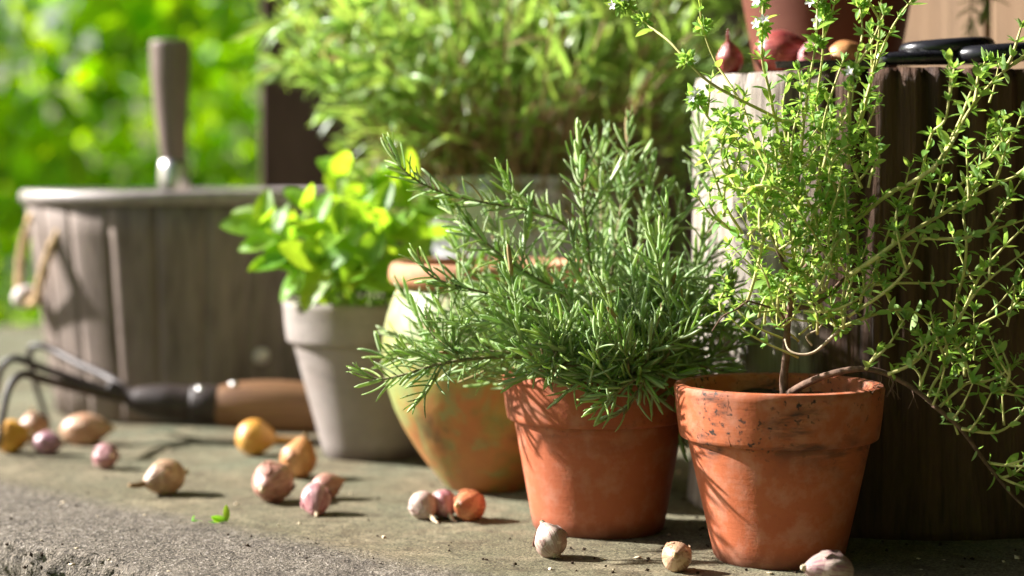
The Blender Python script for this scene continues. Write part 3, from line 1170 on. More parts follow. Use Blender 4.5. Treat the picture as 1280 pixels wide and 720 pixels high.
# ------------------------------------------------------------------ hand cultivator lying in front of the bucket
def build_cultivator():
    d0 = 1.83
    root = empty('hand_cultivator', P(300, 540, d0), 'three-pronged black iron hand cultivator with wooden handle lying before the bucket', 'cultivator')
    o = root.location.copy()
    o.z = 0
    root.location = o
    s = d0 / F
    def w(px, py, d=d0):
        return P(px, py, d) - o
    hd = MB()
    pts = spline([w(268, 508), w(300, 507), w(345, 508), w(390, 511), w(440, 514), w(456, 515)], 30)
    rads = [(24 + 9 * math.sin(math.pi * min(1, i / 29 * 1.15)) - (14 if i == 29 else 5 if i == 28 else 0)) * s for i in range(30)]
    hd.tube(pts, rads, 24)
    hd.build('handle', M['handle_warm'], root)
    so = MB()
    pts = spline([w(135, 483, d0), w(160, 495), w(175, 500), w(200, 503), w(235, 506), w(275, 507)], 26)
    rads = []
    for i in range(26):
        t = i / 25
        r = 9 + (24 - 9) * min(1, max(0, (t - 0.15) / 0.5)) ** 0.8 - (2 * (t - 0.65) / 0.35 if t > 0.65 else 0)
        rads.append(r * s)
    so.tube(pts, rads, 20)
    sock = so.build('socket', M['iron'], root)
    fe = MB()
    fe.tube([w(240, 506), w(243, 506), w(272, 507), w(276, 507)], [23 * s, 25.5 * s, 25.5 * s, 24 * s], 24)
    fe.build('ferrule', M['iron'], sock)
    for rv in ((250, 486), (292, 480)):
        m = MB()
        m.tube([w(rv[0], rv[1] + 4, d0 - 0.006), w(rv[0], rv[1] - 1, d0 - 0.008), w(rv[0], rv[1] - 3, d0 - 0.008)], [5 * s, 5 * s, 2 * s], 12)
        m.build('rivet', M['steel'], sock)
    # three prongs: they fan out from the socket, rise, then hook down to the stone
    prong = [
        [w(168, 499), w(130, 488), w(94, 475), w(45, 457), w(19, 448), w(2, 460), w(-8, 498), P(-14, 543, 1.78) - o],
        [w(165, 500), w(120, 490, d0 - 0.02), w(84, 482, d0 - 0.04), w(50, 473, d0 - 0.07), w(28, 468, d0 - 0.09), w(13, 482, d0 - 0.10), w(5, 512, d0 - 0.11), P(-2, 558, 1.71) - o],
        [w(165, 496), w(138, 474, d0 + 0.03), w(100, 456, d0 + 0.06), w(70, 440, d0 + 0.09), w(50, 432, d0 + 0.10), w(37, 440, d0 + 0.105), w(44, 478, d0 + 0.10), P(62, 534, 1.925) - o],
    ]
    for pr in prong[:3]:
        pts = spline(pr, 40)
        pts = [Vector((p.x, p.y, max(p.z, 0.0035))) for p in pts]
        m = MB()
        m.tube(pts, [(7.6 - 2.6 * min(1, i / 14) - 2.0 * (i / 39) ** 4) * s for i in range(40)], 12)
        m.build('prong', M['iron'], root)


build_cultivator()


# ------------------------------------------------------------------ bulbs
def bulb(px, py_base, diam_px, axis, label, cols, cat='shallot', long=1.15, neck=0.35, bend=(0, 0), roots=True, d=None, z0=None, tipdark=True, name=None, lobes=0, group=None, squash=1.0, flakes=3):
    """a bulb resting on the slab: axis = direction its neck points (world)"""
    if d is None:
        d = F * HC / (py_base - HZ)
    rad = diam_px / 2 * d / F
    g = P(px, py_base, d)
    zs = surf(g.x, g.y) if z0 is None else z0
    ax = Vector(axis).normalized()
    L = 2 * rad * long
    # height of the axis' lowest reach
    cz = rad * 0.985
    root = empty(name or cat.replace(' ', '_'), (g.x, g.y, zs), label, cat, group)
    q = ax.to_track_quat('Z', 'Y')
    mloc = Matrix.Translation((0, 0, cz)) @ q.to_matrix().to_4x4()
    seed = px * 0.13
    seg = 40
    V, Fc = [], []
    prof = []
    for i in range(19):
        t = i / 18
        th = math.pi * (0.045 + 0.90 * t)
        r = rad * math.sin(th) ** (0.92 if t < 0.5 else 1.15)
        if t > 0.62:
            k = (t - 0.62) / 0.38
            r = r * (1 - 0.25 * k) + rad * 0.10 * k
        z = -math.cos(th) * L / 2
        if t > 0.7:
            z += (t - 0.7) / 0.3 * rad * 0.22
        prof.append((r, z))
    for r, z in prof:
        for k in range(seg):
            a = 2 * math.pi * k / seg
            rr = r * (1 + 0.05 * noise.noise((math.cos(a) * 1.2 + seed, math.sin(a) * 1.2, z * 30)) + 0.012 * math.sin(a * 9 + seed))
            if lobes:
                rr *= 1 + 0.10 * (abs(math.cos(a * lobes / 2)) - 0.6)
            V.append((rr * math.cos(a) * squash, rr * math.sin(a), z))
    n = len(prof)
    for i in range(n - 1):
        for k in range(seg):
            l = (k + 1) % seg
            Fc.append((i * seg + k, i * seg + l, (i + 1) * seg + l, (i + 1) * seg + k))
    Fc.append(tuple(range(seg))[::-1])
    Fc.append(tuple((n - 1) * seg + k for k in range(seg)))
    body = obj('body', mesh('bulb_body', V, Fc, cols[0]), root, mat4=mloc)
    minz = min((mloc @ Vector(v)).z for v in V)
    off = -minz - 0.0006
    mloc = Matrix.Translation((0, 0, off)) @ mloc
    body.matrix_local = mloc
    zt = prof[-1][1]
    if neck > 0:
        nl = rad * 2 * neck
        pts = [Vector((0, 0, zt - rad * 0.05)), Vector((bend[0] * nl * 0.15, bend[1] * nl * 0.15, zt + nl * 0.35)), Vector((bend[0] * nl * 0.5, bend[1] * nl * 0.5, zt + nl * 0.7)), Vector((bend[0] * nl, bend[1] * nl, zt + nl))]
        pts = spline(pts, 10)
        m = MB()
        r0 = prof[-1][0] * 1.02
        m.tube(pts, [r0 * (1 - 0.45 * i / 9 + (0.12 * math.sin(i * 2.1 + seed))) for i in range(10)], 12, flat=0.7)
        inv = mloc.inverted()
        for v in m.v:
            wv = mloc @ v
            if wv.z < 0.0006:
                wv.z = 0.0006 + 0.0003 * noise.noise(wv * 300)
                v[:] = inv @ wv
        o = m.build('neck', cols[1], root)
        o.matrix_local = mloc
    # loose papery skin lifting off the body
    rf = random.Random(int(px * 7))
    for k in range(0 if z0 is not None else flakes):
        a0 = rf.uniform(0, 6.28)
        i0 = rf.randrange(5, 11)
        m = MB()
        na, nz = 6, 6
        fv, ff = [], []
        wa = rf.uniform(0.5, 0.9)
        for i in range(nz + 1):
            r_, z_ = prof[min(i0 + i, 18)]
            for j in range(na + 1):
                u = j / na
                a = a0 + (u - 0.5) * wa * (0.6 + 0.4 * math.sin(i * 1.3 + k)) + 0.05 * noise.noise((i * 0.9, k, seed))
                lift = 1.045 + 0.10 * max(0, u - 0.6) * 2.5 * rf.uniform(0.3, 1) + 0.10 * max(0, (i - 4) / 2) * (0.5 + 0.5 * noise.noise((j, i, k)))
                fv.append((r_ * lift * math.cos(a) * squash, r_ * lift * math.sin(a), z_ + rad * 0.03 * noise.noise((j * 0.8, k, i))))
        for i in range(nz):
            for j in range(na):
                q_ = i * (na + 1) + j
                ff.append((q_, q_ + 1, q_ + na + 2, q_ + na + 1))
        m.add(fv, ff)
        inv = mloc.inverted()
        for v in m.v:
            wv = mloc @ v
            if wv.z < 0.0004:
                wv.z = 0.0004
                v[:] = inv @ wv
        m.build('skin_flake', cols[0], body)
    if roots:
        m = MB()
        rr = random.Random(int(seed * 10))
        m.tube([(0, 0, prof[0][1] + rad * 0.05), (0, 0, prof[0][1] - rad * 0.06), (0, 0, prof[0][1] - rad * 0.1)], [rad * 0.3, rad * 0.26, rad * 0.1], 12)
        for k in range(11):
            a = rr.uniform(0, 6.28)
            e = Vector((math.cos(a) * rad * rr.uniform(0.1, 0.42), math.sin(a) * rad * rr.uniform(0.1, 0.42), prof[0][1] - rad * rr.uniform(0.15, 0.4)))
            m.tube([Vector((math.cos(a) * rad * 0.12, math.sin(a) * rad * 0.12, prof[0][1] - rad * 0.04)), e * 0.5 + Vector((0, 0, prof[0][1] * 0.5 - rad * 0.1)), e], [rad * 0.035, rad * 0.025, rad * 0.012], 5)
        inv = mloc.inverted()
        for v in m.v:
            wv = mloc @ v
            if wv.z < 0.0005:
                wv.z = 0.0005
                v[:] = inv @ wv
        o = m.build('root_tuft', M['root'], root)
        o.matrix_local = mloc
    return root


M['root'] = plain('dry_roots', (0.46, 0.37, 0.24), 0.9, 0.2, nscale=300, var=0.4)
M['papery'] = plain('dry_papery_neck', (0.48, 0.33, 0.16), 0.75, 0.3, nscale=200, var=0.35, bumpd=0.002)
M['papery_pale'] = plain('pale_papery_neck', (0.62, 0.50, 0.34), 0.75, 0.3, nscale=200, var=0.3, bumpd=0.002)
M['papery_dark'] = plain('brown_papery_neck', (0.26, 0.16, 0.07), 0.8, 0.3, nscale=200, var=0.4, bumpd=0.002)
B = {
    'gold': bulb_material('golden_onion_skin', (0.82, 0.36, 0.05), (0.90, 0.47, 0.10), (0.68, 0.24, 0.03)),
    'orange': bulb_material('orange_onion_skin', (0.86, 0.36, 0.03), (0.92, 0.46, 0.06), (0.66, 0.34, 0.04)),
    'brown': bulb_material('brown_onion_skin', (0.64, 0.28, 0.10), (0.74, 0.38, 0.15), (0.44, 0.15, 0.05)),
    'tan': bulb_material('tan_shallot_skin', (0.60, 0.36, 0.22), (0.66, 0.45, 0.28), (0.45, 0.20, 0.11)),
    'peach': bulb_material('peach_shallot_skin', (0.62, 0.32, 0.19), (0.70, 0.45, 0.30), (0.50, 0.22, 0.10)),
    'red': bulb_material('red_shallot_skin', (0.40, 0.14, 0.10), (0.52, 0.24, 0.17), (0.60, 0.36, 0.28)),
    'pink': bulb_material('pink_shallot_skin', (0.55, 0.24, 0.24), (0.66, 0.40, 0.38), (0.40, 0.10, 0.14)),
    'purple': bulb_material('purple_shallot_skin', (0.42, 0.20, 0.24), (0.54, 0.32, 0.34), (0.32, 0.10, 0.15)),
    'white': bulb_material('white_garlic_skin', (0.50, 0.36, 0.30), (0.62, 0.49, 0.40), (0.50, 0.27, 0.23), 0.55),
    'garlic': bulb_material('striped_garlic_skin', (0.46, 0.32, 0.27), (0.58, 0.44, 0.37), (0.36, 0.13, 0.18), 0.5),
    'redor': bulb_material('red_orange_skin', (0.58, 0.18, 0.07), (0.64, 0.24, 0.10), (0.48, 0.12, 0.06)),
    'darkred': bulb_material('dark_red_onion_skin', (0.34, 0.06, 0.05), (0.44, 0.11, 0.09), (0.26, 0.03, 0.04), 0.3),
}
pp, ppp, ppd = M['papery'], M['papery_pale'], M['papery_dark']
bulb(14, 567, 42, (0.9, -0.3, 0.15), 'orange onion at the edge of the slab before the cultivator prongs', (B['orange'], pp), 'onion', 1.0, 0.15)
bulb(42, 553, 36, (-0.2, 0.5, 0.8), 'small brown shallot tucked behind the orange onion', (B['peach'], pp), 'shallot', 1.05, 0.15)
bulb(59, 569, 30, (0.85, -0.4, 0.1), 'small purple shallot beside the orange onion', (B['purple'], ppd), 'shallot', 1.25, 0.2)
bulb(106, 556, 40, (1, -0.1, 0.05), 'large flat peach shallot lying below the cultivator prongs', (B['peach'], pp), 'shallot', 1.5, 0.12)
bulb(132, 586, 32, (0.55, -0.8, 0.1), 'tiny pink shallot lying alone on the stone', (B['pink'], ppd), 'shallot', 1.05, 0.12)
bulb(207, 617, 44, (-0.72, -0.6, -0.16), 'tan shallot with dry curled neck and root tuft', (B['tan'], ppd), 'shallot', 1.15, 0.5, (0.1, 0.2))
bulb(318, 569, 46, (0.92, 0.25, -0.12), 'golden onion with a long thick neck beside the grey pot', (B['gold'], B['gold']), 'onion', 1.0, 0.75, (0.05, 0.1), roots=False)
bulb(373, 597, 46, (0.25, 0.3, 0.9), 'brown onion resting against a red shallot', (B['brown'], ppd), 'onion', 1.02, 0.14)
bulb(341, 626, 52, (-0.25, -0.85, -0.1), 'large dull red shallot, biggest of the cluster near the grey pot', (B['red'], ppp), 'shallot', 1.05, 0.08)
bulb(395, 642, 37, (0.1, -0.75, -0.45), 'pink and white shallot with its tip down', (B['pink'], ppp), 'shallot', 1.25, 0.16)
bulb(408, 623, 32, (0.8, 0.3, 0.25), 'small red shallot behind the pink and white one', (B['red'], ppd), 'shallot', 1.2, 0.14)
bulb(529, 648, 36, (0.42, -0.72, -0.42), 'white shallot with a long dry neck in front of the jar', (B['white'], ppp), 'shallot', 1.0, 0.62, (0.0, 0.1))
bulb(554, 646, 36, (0.35, -0.72, -0.45), 'pink shallot with a long dry neck next to a red-orange one', (B['pink'], ppp), 'shallot', 1.0, 0.62, (0.0, 0.1))
bulb(587, 650, 40, (-0.55, -0.8, 0.15), 'round red-orange shallot beside the two long-necked shallots', (B['redor'], pp), 'shallot', 1.05, 0.12)
bulb(688, 697, 42, (-0.35, 0.35, 0.75), 'white garlic bulb with ragged roots before the rosemary pot', (B['white'], ppp), 'garlic', 0.95, 0.1, lobes=5)
bulb(846, 714, 38, (-0.15, -0.8, 0.25), 'striped tan shallot between the two terracotta pots', (B['tan'], pp), 'shallot', 1.0, 0.1)
bulb(1038, 735, 46, (-0.9, -0.25, 0.12), 'purple striped garlic clove in front of the thyme pot', (B['garlic'], ppp), 'garlic', 1.3, 0.12, lobes=3, roots=False)
# on the log
bulb(912, 90, 34, (-0.1, -0.2, 1), 'small dark red onion with pointed tip on the log edge', (B['darkred'], B['darkred']), 'onion', 1.15, 0.45, (0.1, 0), d=1.43, z0=LOGH, roots=False)
bulb(974, 88, 56, (0.9, -0.35, 0.1), 'large dull red onion on the log before the dark pot', (B['darkred'], pp), 'onion', 1.15, 0.1, d=1.425, z0=LOGH, roots=False)
bulb(1018, 85, 42, (-0.55, -0.8, 0.15), 'bright pinkish red onion on the log between the dull red and brown ones', (B['pink'], B['darkred']), 'onion', 1.05, 0.1, d=1.405, z0=LOGH, roots=False)
bulb(1056, 82, 42, (0.8, 0.1, 0.3), 'brown onion on the log beside the black shears', (B['brown'], pp), 'onion', 1.1, 0.1, d=1.42, z0=LOGH, roots=False)


# ------------------------------------------------------------------ shears on the log
def build_shears():
    root = empty('garden_shears', (0.32, 1.372, LOGH), 'black ring-handled garden shears lying on the sawn log', 'shears')
    o = Vector((0.32, 1.40, LOGH))
    def oval(cx, cy, a, b, ang, z, r):
        pts = []
        for k in range(41):
            t = 2 * math.pi * k / 40
            x, y = a * math.cos(t), b * math.sin(t)
            pts.append((cx - o.x + x * math.cos(ang) - y * math.sin(ang), cy - o.y + x * math.sin(ang) + y * math.cos(ang), z + 0.002 * math.cos(t)))
        m = MB()
        m.tube(pts, r, 14, caps=False, flat=1.0)
        return m
    m = oval(0.314, 1.405, 0.029, 0.021, 0.1, 0.0165, 0.0058)
    m.build('ring_handle', M['black'], root)
    m = oval(0.350, 1.388, 0.030, 0.020, 0.15, 0.0115, 0.0062)
    m.build('ring_handle', M['black'], root)
    for pts in ([(0.296, 1.39), (0.275, 1.383), (0.262, 1.382)], [(0.322, 1.385), (0.29, 1.379), (0.262, 1.380)]):
        m = MB()
        m.tube([(x - o.x, y - o.y, 0.0075) for x, y in spline([(a, b, 0) for a, b in pts], 10) for x, y in [(x, y)]] if False else [Vector((p.x - o.x, p.y - o.y, 0.0085 - 0.002 * i / 9)) for i, p in enumerate(spline([(a, b, 0) for a, b in pts], 10))], [0.0055 - 0.0012 * i / 9 for i in range(10)], 10)
        m.build('tang', M['black'], root)
    for sg in (0, 1):
        V, Fc = [], []
        for i in range(12):
            t = i / 11
            x = 0.264 - 0.075 * t
            y = 1.381 + 0.004 * sg + 0.012 * t
            hw = 0.0065 * (1 - t ** 2) + 0.0006
            for zz in (0.0012 + sg * 0.0028, 0.0036 + sg * 0.0028):
                V += [(x - o.x, y - hw - o.y, zz), (x - o.x, y + hw - o.y, zz)]
        for i in range(11):
            a = i * 4
            b = a + 4
            Fc += [(a, b, b + 1, a + 1), (a + 2, a + 3, b + 3, b + 2), (a, a + 2, b + 2, b), (a + 1, b + 1, b + 3, a + 3)]
        Fc += [(0, 1, 3, 2), (44, 46, 47, 45)]
        obj('blade', mesh('blade', V, Fc, M['iron'], False), root)
    m = MB()
    m.tube([(0.262 - o.x, 1.381 - o.y, 0.001), (0.262 - o.x, 1.381 - o.y, 0.010), (0.262 - o.x, 1.381 - o.y, 0.0112)], [0.005, 0.005, 0.003], 14)
    m.build('pivot_screw', M['steel'], root)


build_shears()


# ------------------------------------------------------------------ plants
def lin(name, variants, mats):
    return [mesh(name, v, f, m) for (v, f), m in zip(variants, mats)]


# rosemary ----------------------------------------------------------
ROS = []
for mname in ('rosemary', 'rosemary_young', 'rosemary_pale', 'rosemary_dry'):
    for c, wd in ((-0.18, 0.12), (0.10, 0.14), (0.32, 0.13)):
        v, f = needle_solid(wd, 0.065, 6, c)
        me = mesh('needle', v, f, [M[mname], M[mname if mname == 'rosemary_dry' else 'rosemary_pale']])
        for p in me.polygons:
            if p.index < 24 and p.index % 4 in (2, 3):
                p.material_index = 1      # pale felted underside
        ROS.append(me)


def rosemary_sprig(root, path, inst, r, start=0.3, nl=0.0165, dens=1.0, rad=0.0014, young=True, samples=None):
    ln = arclen(path)
    total = ln[-1]
    n = len(path)
    m = MB()
    m.tube([p - root.location for p in path], [rad * (1 - 0.6 * i / (n - 1)) for i in range(n)], 6)
    m.build('stem', M['rosemary_stem'] if rad > 0.0012 else M['rosemary_green_stem'], root)
    step = 0.0034 / dens
    s = total * start
    az = r.uniform(0, 6)
    while s < total:
        i = max(k for k in range(n) if ln[k] <= s + 1e-9)
        i = min(i, n - 2)
        tt = (s - ln[i]) / max(1e-9, ln[i + 1] - ln[i])
        p = path[i].lerp(path[i + 1], tt)
        t = (path[i + 1] - path[i]).normalized()
        u = s / total
        a = t.orthogonal().normalized()
        b = t.cross(a)
        rest = total - s
        for k in range(2):
            ang = az + k * math.pi + r.uniform(-0.35, 0.35)
            radial = a * math.cos(ang) + b * math.sin(ang)
            spread = r.uniform(0.62, 1.15) if rest > 0.014 else r.uniform(0.2, 0.6)
            dr = t * math.cos(spread) + radial * math.sin(spread)
            dr = (dr + Vector((0, 0, 0.12)) + sdir * 0.08).normalized()
            L = nl * r.uniform(0.75, 1.2) * (1.0 if rest > 0.012 else 0.45 + 0.55 * rest / 0.012)
            if young and rest < 0.02:
                base = 3
            else:
                base = 6 if r.random() < 0.28 else (3 if r.random() < 0.25 else 0)
            if r.random() < 0.02:
                base = 9
            vi = base + r.randrange(3)
            inst.append((vi, frame_matrix(p, dr, t * 1.0 - radial * 0.2, L)))
        az += 1.57 + r.uniform(-0.2, 0.2)
        s += step * r.uniform(0.85, 1.15)


def build_rosemary():
    r = random.Random(21)
    base = POT2 + Vector((0, 0, 0.106))
    root = empty('rosemary_plant', base, 'bushy green rosemary with needle leaves spilling from a terracotta pot', 'rosemary')
    inst = []
    D = 1.377
    traced = [
        ([(485, 180, 1.33), (505, 213, 1.33), (545, 238, 1.335), (600, 252, 1.34), (660, 263, 1.35), (710, 285, 1.36), (742, 350, 1.37), (750, 462, 1.377)], 0.0),
        ([(522, 322, 1.32), (542, 347, 1.32), (590, 362, 1.325), (650, 378, 1.335), (710, 415, 1.35), (745, 465, 1.37)], 0.0),
        ([(578, 268, 1.34), (600, 296, 1.34), (630, 322, 1.34), (660, 342, 1.345), (705, 375, 1.355), (745, 460, 1.37)], 0.0),
        ([(450, 466, 1.30), (475, 474, 1.30), (510, 467, 1.30), (550, 455, 1.305), (610, 447, 1.315), (680, 450, 1.335), (740, 468, 1.36)], 0.0),
        ([(532, 395, 1.31), (545, 425, 1.31), (570, 440, 1.315), (620, 440, 1.32), (690, 448, 1.34), (740, 468, 1.365)], 0.0),
        ([(724, 168, 1.35), (726, 215, 1.35), (730, 262, 1.355), (738, 340, 1.365), (748, 462, 1.377)], 0.2),
        ([(787, 148, 1.40), (784, 190, 1.40), (778, 250, 1.395), (765, 340, 1.39), (752, 462, 1.38)], 0.2),
        ([(745, 172, 1.42), (750, 210, 1.42), (752, 280, 1.41), (752, 462, 1.38)], 0.2),
        ([(818, 204, 1.41), (812, 240, 1.41), (800, 300, 1.40), (775, 380, 1.39), (755, 462, 1.38)], 0.2),
        ([(893, 320, 1.39), (872, 334, 1.39), (848, 348, 1.39), (815, 352, 1.385), (780, 380, 1.38), (757, 462, 1.38)], 0.0),
        ([(905, 165, 1.40), (890, 195, 1.40), (872, 235, 1.40), (840, 290, 1.40), (800, 360, 1.39), (760, 462, 1.38)], 0.3),
        ([(857, 372, 1.31), (848, 405, 1.31), (838, 438, 1.31), (815, 462, 1.315), (780, 468, 1.33), (757, 466, 1.35)], 0.0),
        ([(790, 415, 1.30), (793, 445, 1.30), (790, 470, 1.305), (775, 472, 1.32), (760, 468, 1.35)], 0.2),
        ([(756, 525, 1.285), (785, 508, 1.288), (800, 485, 1.292), (805, 470, 1.30), (785, 462, 1.33), (760, 462, 1.36)], 0.0),
        ([(735, 468, 1.29), (760, 478, 1.29), (782, 478, 1.295), (795, 468, 1.31), (775, 462, 1.34)], 0.1),
        ([(930, 425, 1.36), (900, 442, 1.36), (865, 455, 1.36), (820, 462, 1.365), (770, 465, 1.375)], 0.0),
        ([(925, 380, 1.40), (900, 410, 1.40), (860, 440, 1.39), (800, 460, 1.38), (765, 466, 1.38)], 0.0),
        ([(855, 555, 1.36), (846, 530, 1.358), (838, 508, 1.357), (830, 485, 1.36), (815, 466, 1.365), (785, 464, 1.37)], 0.0),
        ([(640, 478, 1.30), (655, 470, 1.302), (680, 462, 1.31), (715, 462, 1.33), (740, 466, 1.36)], 0.1),
        ([(868, 505, 1.335), (862, 482, 1.335), (848, 466, 1.338), (815, 458, 1.345), (775, 462, 1.36)], 0.0),
        ([(700, 500, 1.292), (712, 486, 1.292), (730, 472, 1.296), (745, 462, 1.32), (750, 466, 1.36)], 0.0),
        ([(915, 462, 1.345), (895, 462, 1.345), (860, 455, 1.35), (815, 458, 1.36), (770, 465, 1.37)], 0.0),
        ([(742, 498, 1.283), (765, 492, 1.284), (785, 480, 1.288), (800, 466, 1.30), (785, 460, 1.33)], 0.0),
        ([(768, 392, 1.288), (778, 425, 1.288), (785, 452, 1.292), (780, 466, 1.305), (760, 466, 1.34)], 0.15),
        ([(825, 395, 1.295), (815, 425, 1.295), (808, 450, 1.298), (795, 464, 1.31), (770, 466, 1.34)], 0.15),
        ([(690, 395, 1.29), (688, 425, 1.292), (700, 450, 1.30), (725, 464, 1.33), (745, 468, 1.36)], 0.25),
        ([(690, 470, 1.288), (692, 450, 1.29), (700, 438, 1.295), (725, 445, 1.32), (745, 466, 1.36)], 0.4),
    ]
    for pts, st in traced:
        path = spline([P(*q) for q in pts[::-1]], 34)
        rosemary_sprig(root, path, inst, r, max(st, 0.3), 0.021, 0.68, 0.0015)
        # side shoots
        for _ in range(r.choice((1, 2, 2))):
            k = r.randrange(12, 27)
            t = (path[k + 1] - path[k]).normalized()
            sd = (t * 0.7 + rand_dir(r) * 0.9 + Vector((0, -0.15, 0.3))).normalized()
            L = r.uniform(0.02, 0.045)
            q = path[k]
            sub = spline([q, q + sd * L * 0.5 + Vector((0, 0, 0.002)), q + sd * L + Vector((0, 0, L * 0.2))], 10)
            rosemary_sprig(root, sub, inst, r, 0.08, 0.019, 0.68, 0.0010)
    # the body of the bush
    for k in range(120):
        a = r.uniform(0, 2 * math.pi)
        el = 0.06 + 1.2 * r.random() ** 1.2
        lean = math.cos(el)
        R_ = r.uniform(0.05, 0.13) * (1.0 - 0.12 * math.sin(a)) * (1.08 - 0.30 * math.sin(el) + 0.1 * max(0, -math.cos(a)))
        tip = base + Vector((math.cos(a) * lean * R_ * 1.05 + 0.002, math.sin(a) * lean * R_ * 0.8, 0.012 + math.sin(el) * R_ * 1.0))
        b0 = base + Vector((math.cos(a) * 0.02, math.sin(a) * 0.02, -0.004))
        if k % 2:      # arching shoots: rise from the crown, bow outward and lift again at the tip
            tip.z = base.z + r.uniform(0.0, 0.075)
            tip.x += math.cos(a) * 0.012
        midp = b0.lerp(tip, 0.5) + Vector((math.cos(a) * 0.015, math.sin(a) * 0.012, -0.008 + 0.01 * el)) + rand_dir(r) * 0.018
        if k % 2:
            midp.z = max(midp.z, tip.z * 0.6 + (base.z + r.uniform(0.03, 0.085)) * 0.4)
        up = tip + (tip - midp).normalized() * 0.014 + Vector((r.uniform(-0.012, 0.006), r.uniform(-0.008, 0.008), r.uniform(0.0, 0.016)))
        path = spline([b0, midp, tip, up], 24)
        rosemary_sprig(root, path, inst, r, 0.35, 0.0205, 0.62, 0.00119)
    foliage(root, inst, ROS, 'needle', 'fine_needles')


build_rosemary()


def build_log_rosemary():
    r = random.Random(77)
    base = LP + Vector((0, 0, 0.124))
    root = empty('rosemary_plant', base, 'rosemary drooping from the shaded pot on the log', 'rosemary')
    inst = []
    for k in range(14):
        a = r.uniform(0, 6.28)
        tip = base + Vector((math.cos(a) * 0.07, math.sin(a) * 0.06, r.uniform(0.05, 0.11)))
        b0 = base + Vector((math.cos(a) * 0.015, math.sin(a) * 0.015, -0.004))
        path = spline([b0, b0.lerp(tip, 0.5) + Vector((0, 0, 0.015)), tip], 16)
        rosemary_sprig(root, path, inst, r, 0.25, 0.018, 0.9, 0.0013)
    for tx, ty in ((1212, 40), (1232, 22)):
        tip = P(tx, ty, 1.57)
        b0 = base + Vector((0.02, 0, -0.004))
        path = spline([b0, b0 + Vector((0.05, 0.005, 0.045)), P(tx - 4, -75, 1.57), P(tx + 2, -10, 1.57), tip], 26)
        rosemary_sprig(root, path, inst, r, 0.35, 0.02, 0.7, 0.0013, young=False)
    foliage(root, inst, ROS, 'needle', 'fine_needles', limit=60)


build_log_rosemary()

# thyme -------------------------------------------------------------
tshape = lambda t: (math.sin(math.pi * min(1.0, 0.06 + t * 0.94)) ** 0.8) * (1.0 if t > 0.15 else 0.35 + t * 4.3)
THY = []
for k, (w, c, fo) in enumerate([(0.36, -0.15, 0.35), (0.40, -0.3, 0.25), (0.33, 0.1, 0.45), (0.46, -0.2, 0.3)]):
    v, f = leaf_sheet(w, 6, 2, c, fo, tshape, seed=k)
    THY.append(mesh('leaf', v, f, M['thyme']))


def petal_flower():
    m = MB()
    for k in range(5):
        a = k * 2 * math.pi / 5
        v, f = leaf_sheet(0.5, 4, 2, -0.15, 0.2, lambda t: math.sin(math.pi * (0.1 + 0.8 * t)) ** 0.7, seed=k)
        rm = Matrix.Rotation(a, 4, 'Z') @ Matrix.Rotation(0.5, 4, 'X')
        m.add([rm @ Vector(p) for p in v], f)
    m.tube([(0, 0, -0.8), (0, 0, -0.3), (0, 0, 0.05)], [0.08, 0.12, 0.2], 8)
    return mesh('flower', m.v, m.f, M['petal'])


FLOWER = petal_flower()


def thyme_stem(root, path, inst, r, rad=0.0010, mat='thyme_stem', leaves=True, start=0.05, ll=0.0088, gap=0.0105, tuft=0.55, name='stem', branch=0):
    n = len(path)
    ll *= 1.15
    rad *= 1.4 if leaves else 1.0
    ln = arclen(path)
    m = MB()
    m.tube([p - root.location for p in path], [rad * (1 - 0.5 * i / (n - 1)) * (1 + 0.12 * noise.noise(path[i] * 90)) for i in range(n)], 7)
    m.build(name, M[mat], root)
    if not leaves:
        return
    s = ln[-1] * start
    az = r.uniform(0, 3)
    while s < ln[-1] + gap * 0.5:
        ss = min(s, ln[-1] - 1e-5)
        i = min(max(k for k in range(n) if ln[k] <= ss), n - 2)
        p = path[i].lerp(path[i + 1], (ss - ln[i]) / max(1e-9, ln[i + 1] - ln[i]))
        t = (path[i + 1] - path[i]).normalized()
        a = t.orthogonal().normalized()
        b = t.cross(a)
        for k in range(2):
            ang = az + k * math.pi + r.uniform(-0.3, 0.3)
            rad_ = a * math.cos(ang) + b * math.sin(ang)
            sp = r.uniform(0.7, 1.35)
            dr = (t * math.cos(sp) + rad_ * math.sin(sp) + Vector((0, 0, -0.05))).normalized()
            L = ll * r.uniform(0.7, 1.3)
            inst.append((r.randrange(4), frame_matrix(p, dr, t + Vector((0, 0, 0.6)), L)))
            if r.random() < tuft:      # axillary tuft
                for q in range(r.choice((2, 3, 4))):
                    d2 = (t * 0.7 + rad_ * 0.6 + rand_dir(r) * 0.55).normalized()
                    inst.append((r.randrange(4), frame_matrix(p + d2 * 0.0012, d2, t + rand_dir(r) * 0.3, ll * r.uniform(0.4, 0.75))))
        az += math.pi / 2
        s += gap * r.uniform(0.75, 1.25)
    if branch and len(path) > 8:
        for _ in range(branch):
            i = r.randrange(int(n * 0.25), n - 3)
            t = (path[i + 1] - path[i]).normalized()
            sd = (t * 0.8 + Vector((r.uniform(-0.8, 0.8), r.uniform(-0.4, 0.3), r.uniform(0, 1.0)))).normalized()
            L = r.uniform(0.014, 0.032)
            q = path[i]
            sub = spline([q, q + sd * L * 0.5, q + sd * L + Vector((0, 0, L * 0.25))], 9)
            thyme_stem(root, sub, inst, r, rad * 0.6, 'thyme_stem', True, 0.35, ll * 0.8, gap * 0.6, tuft)
    # terminal tuft
    t = (path[-1] - path[-2]).normalized()
    for q in range(5):
        d2 = (t + rand_dir(r) * 0.6).normalized()
        inst.append((r.randrange(4), frame_matrix(path[-1], d2, rand_dir(r), ll * r.uniform(0.45, 0.9))))


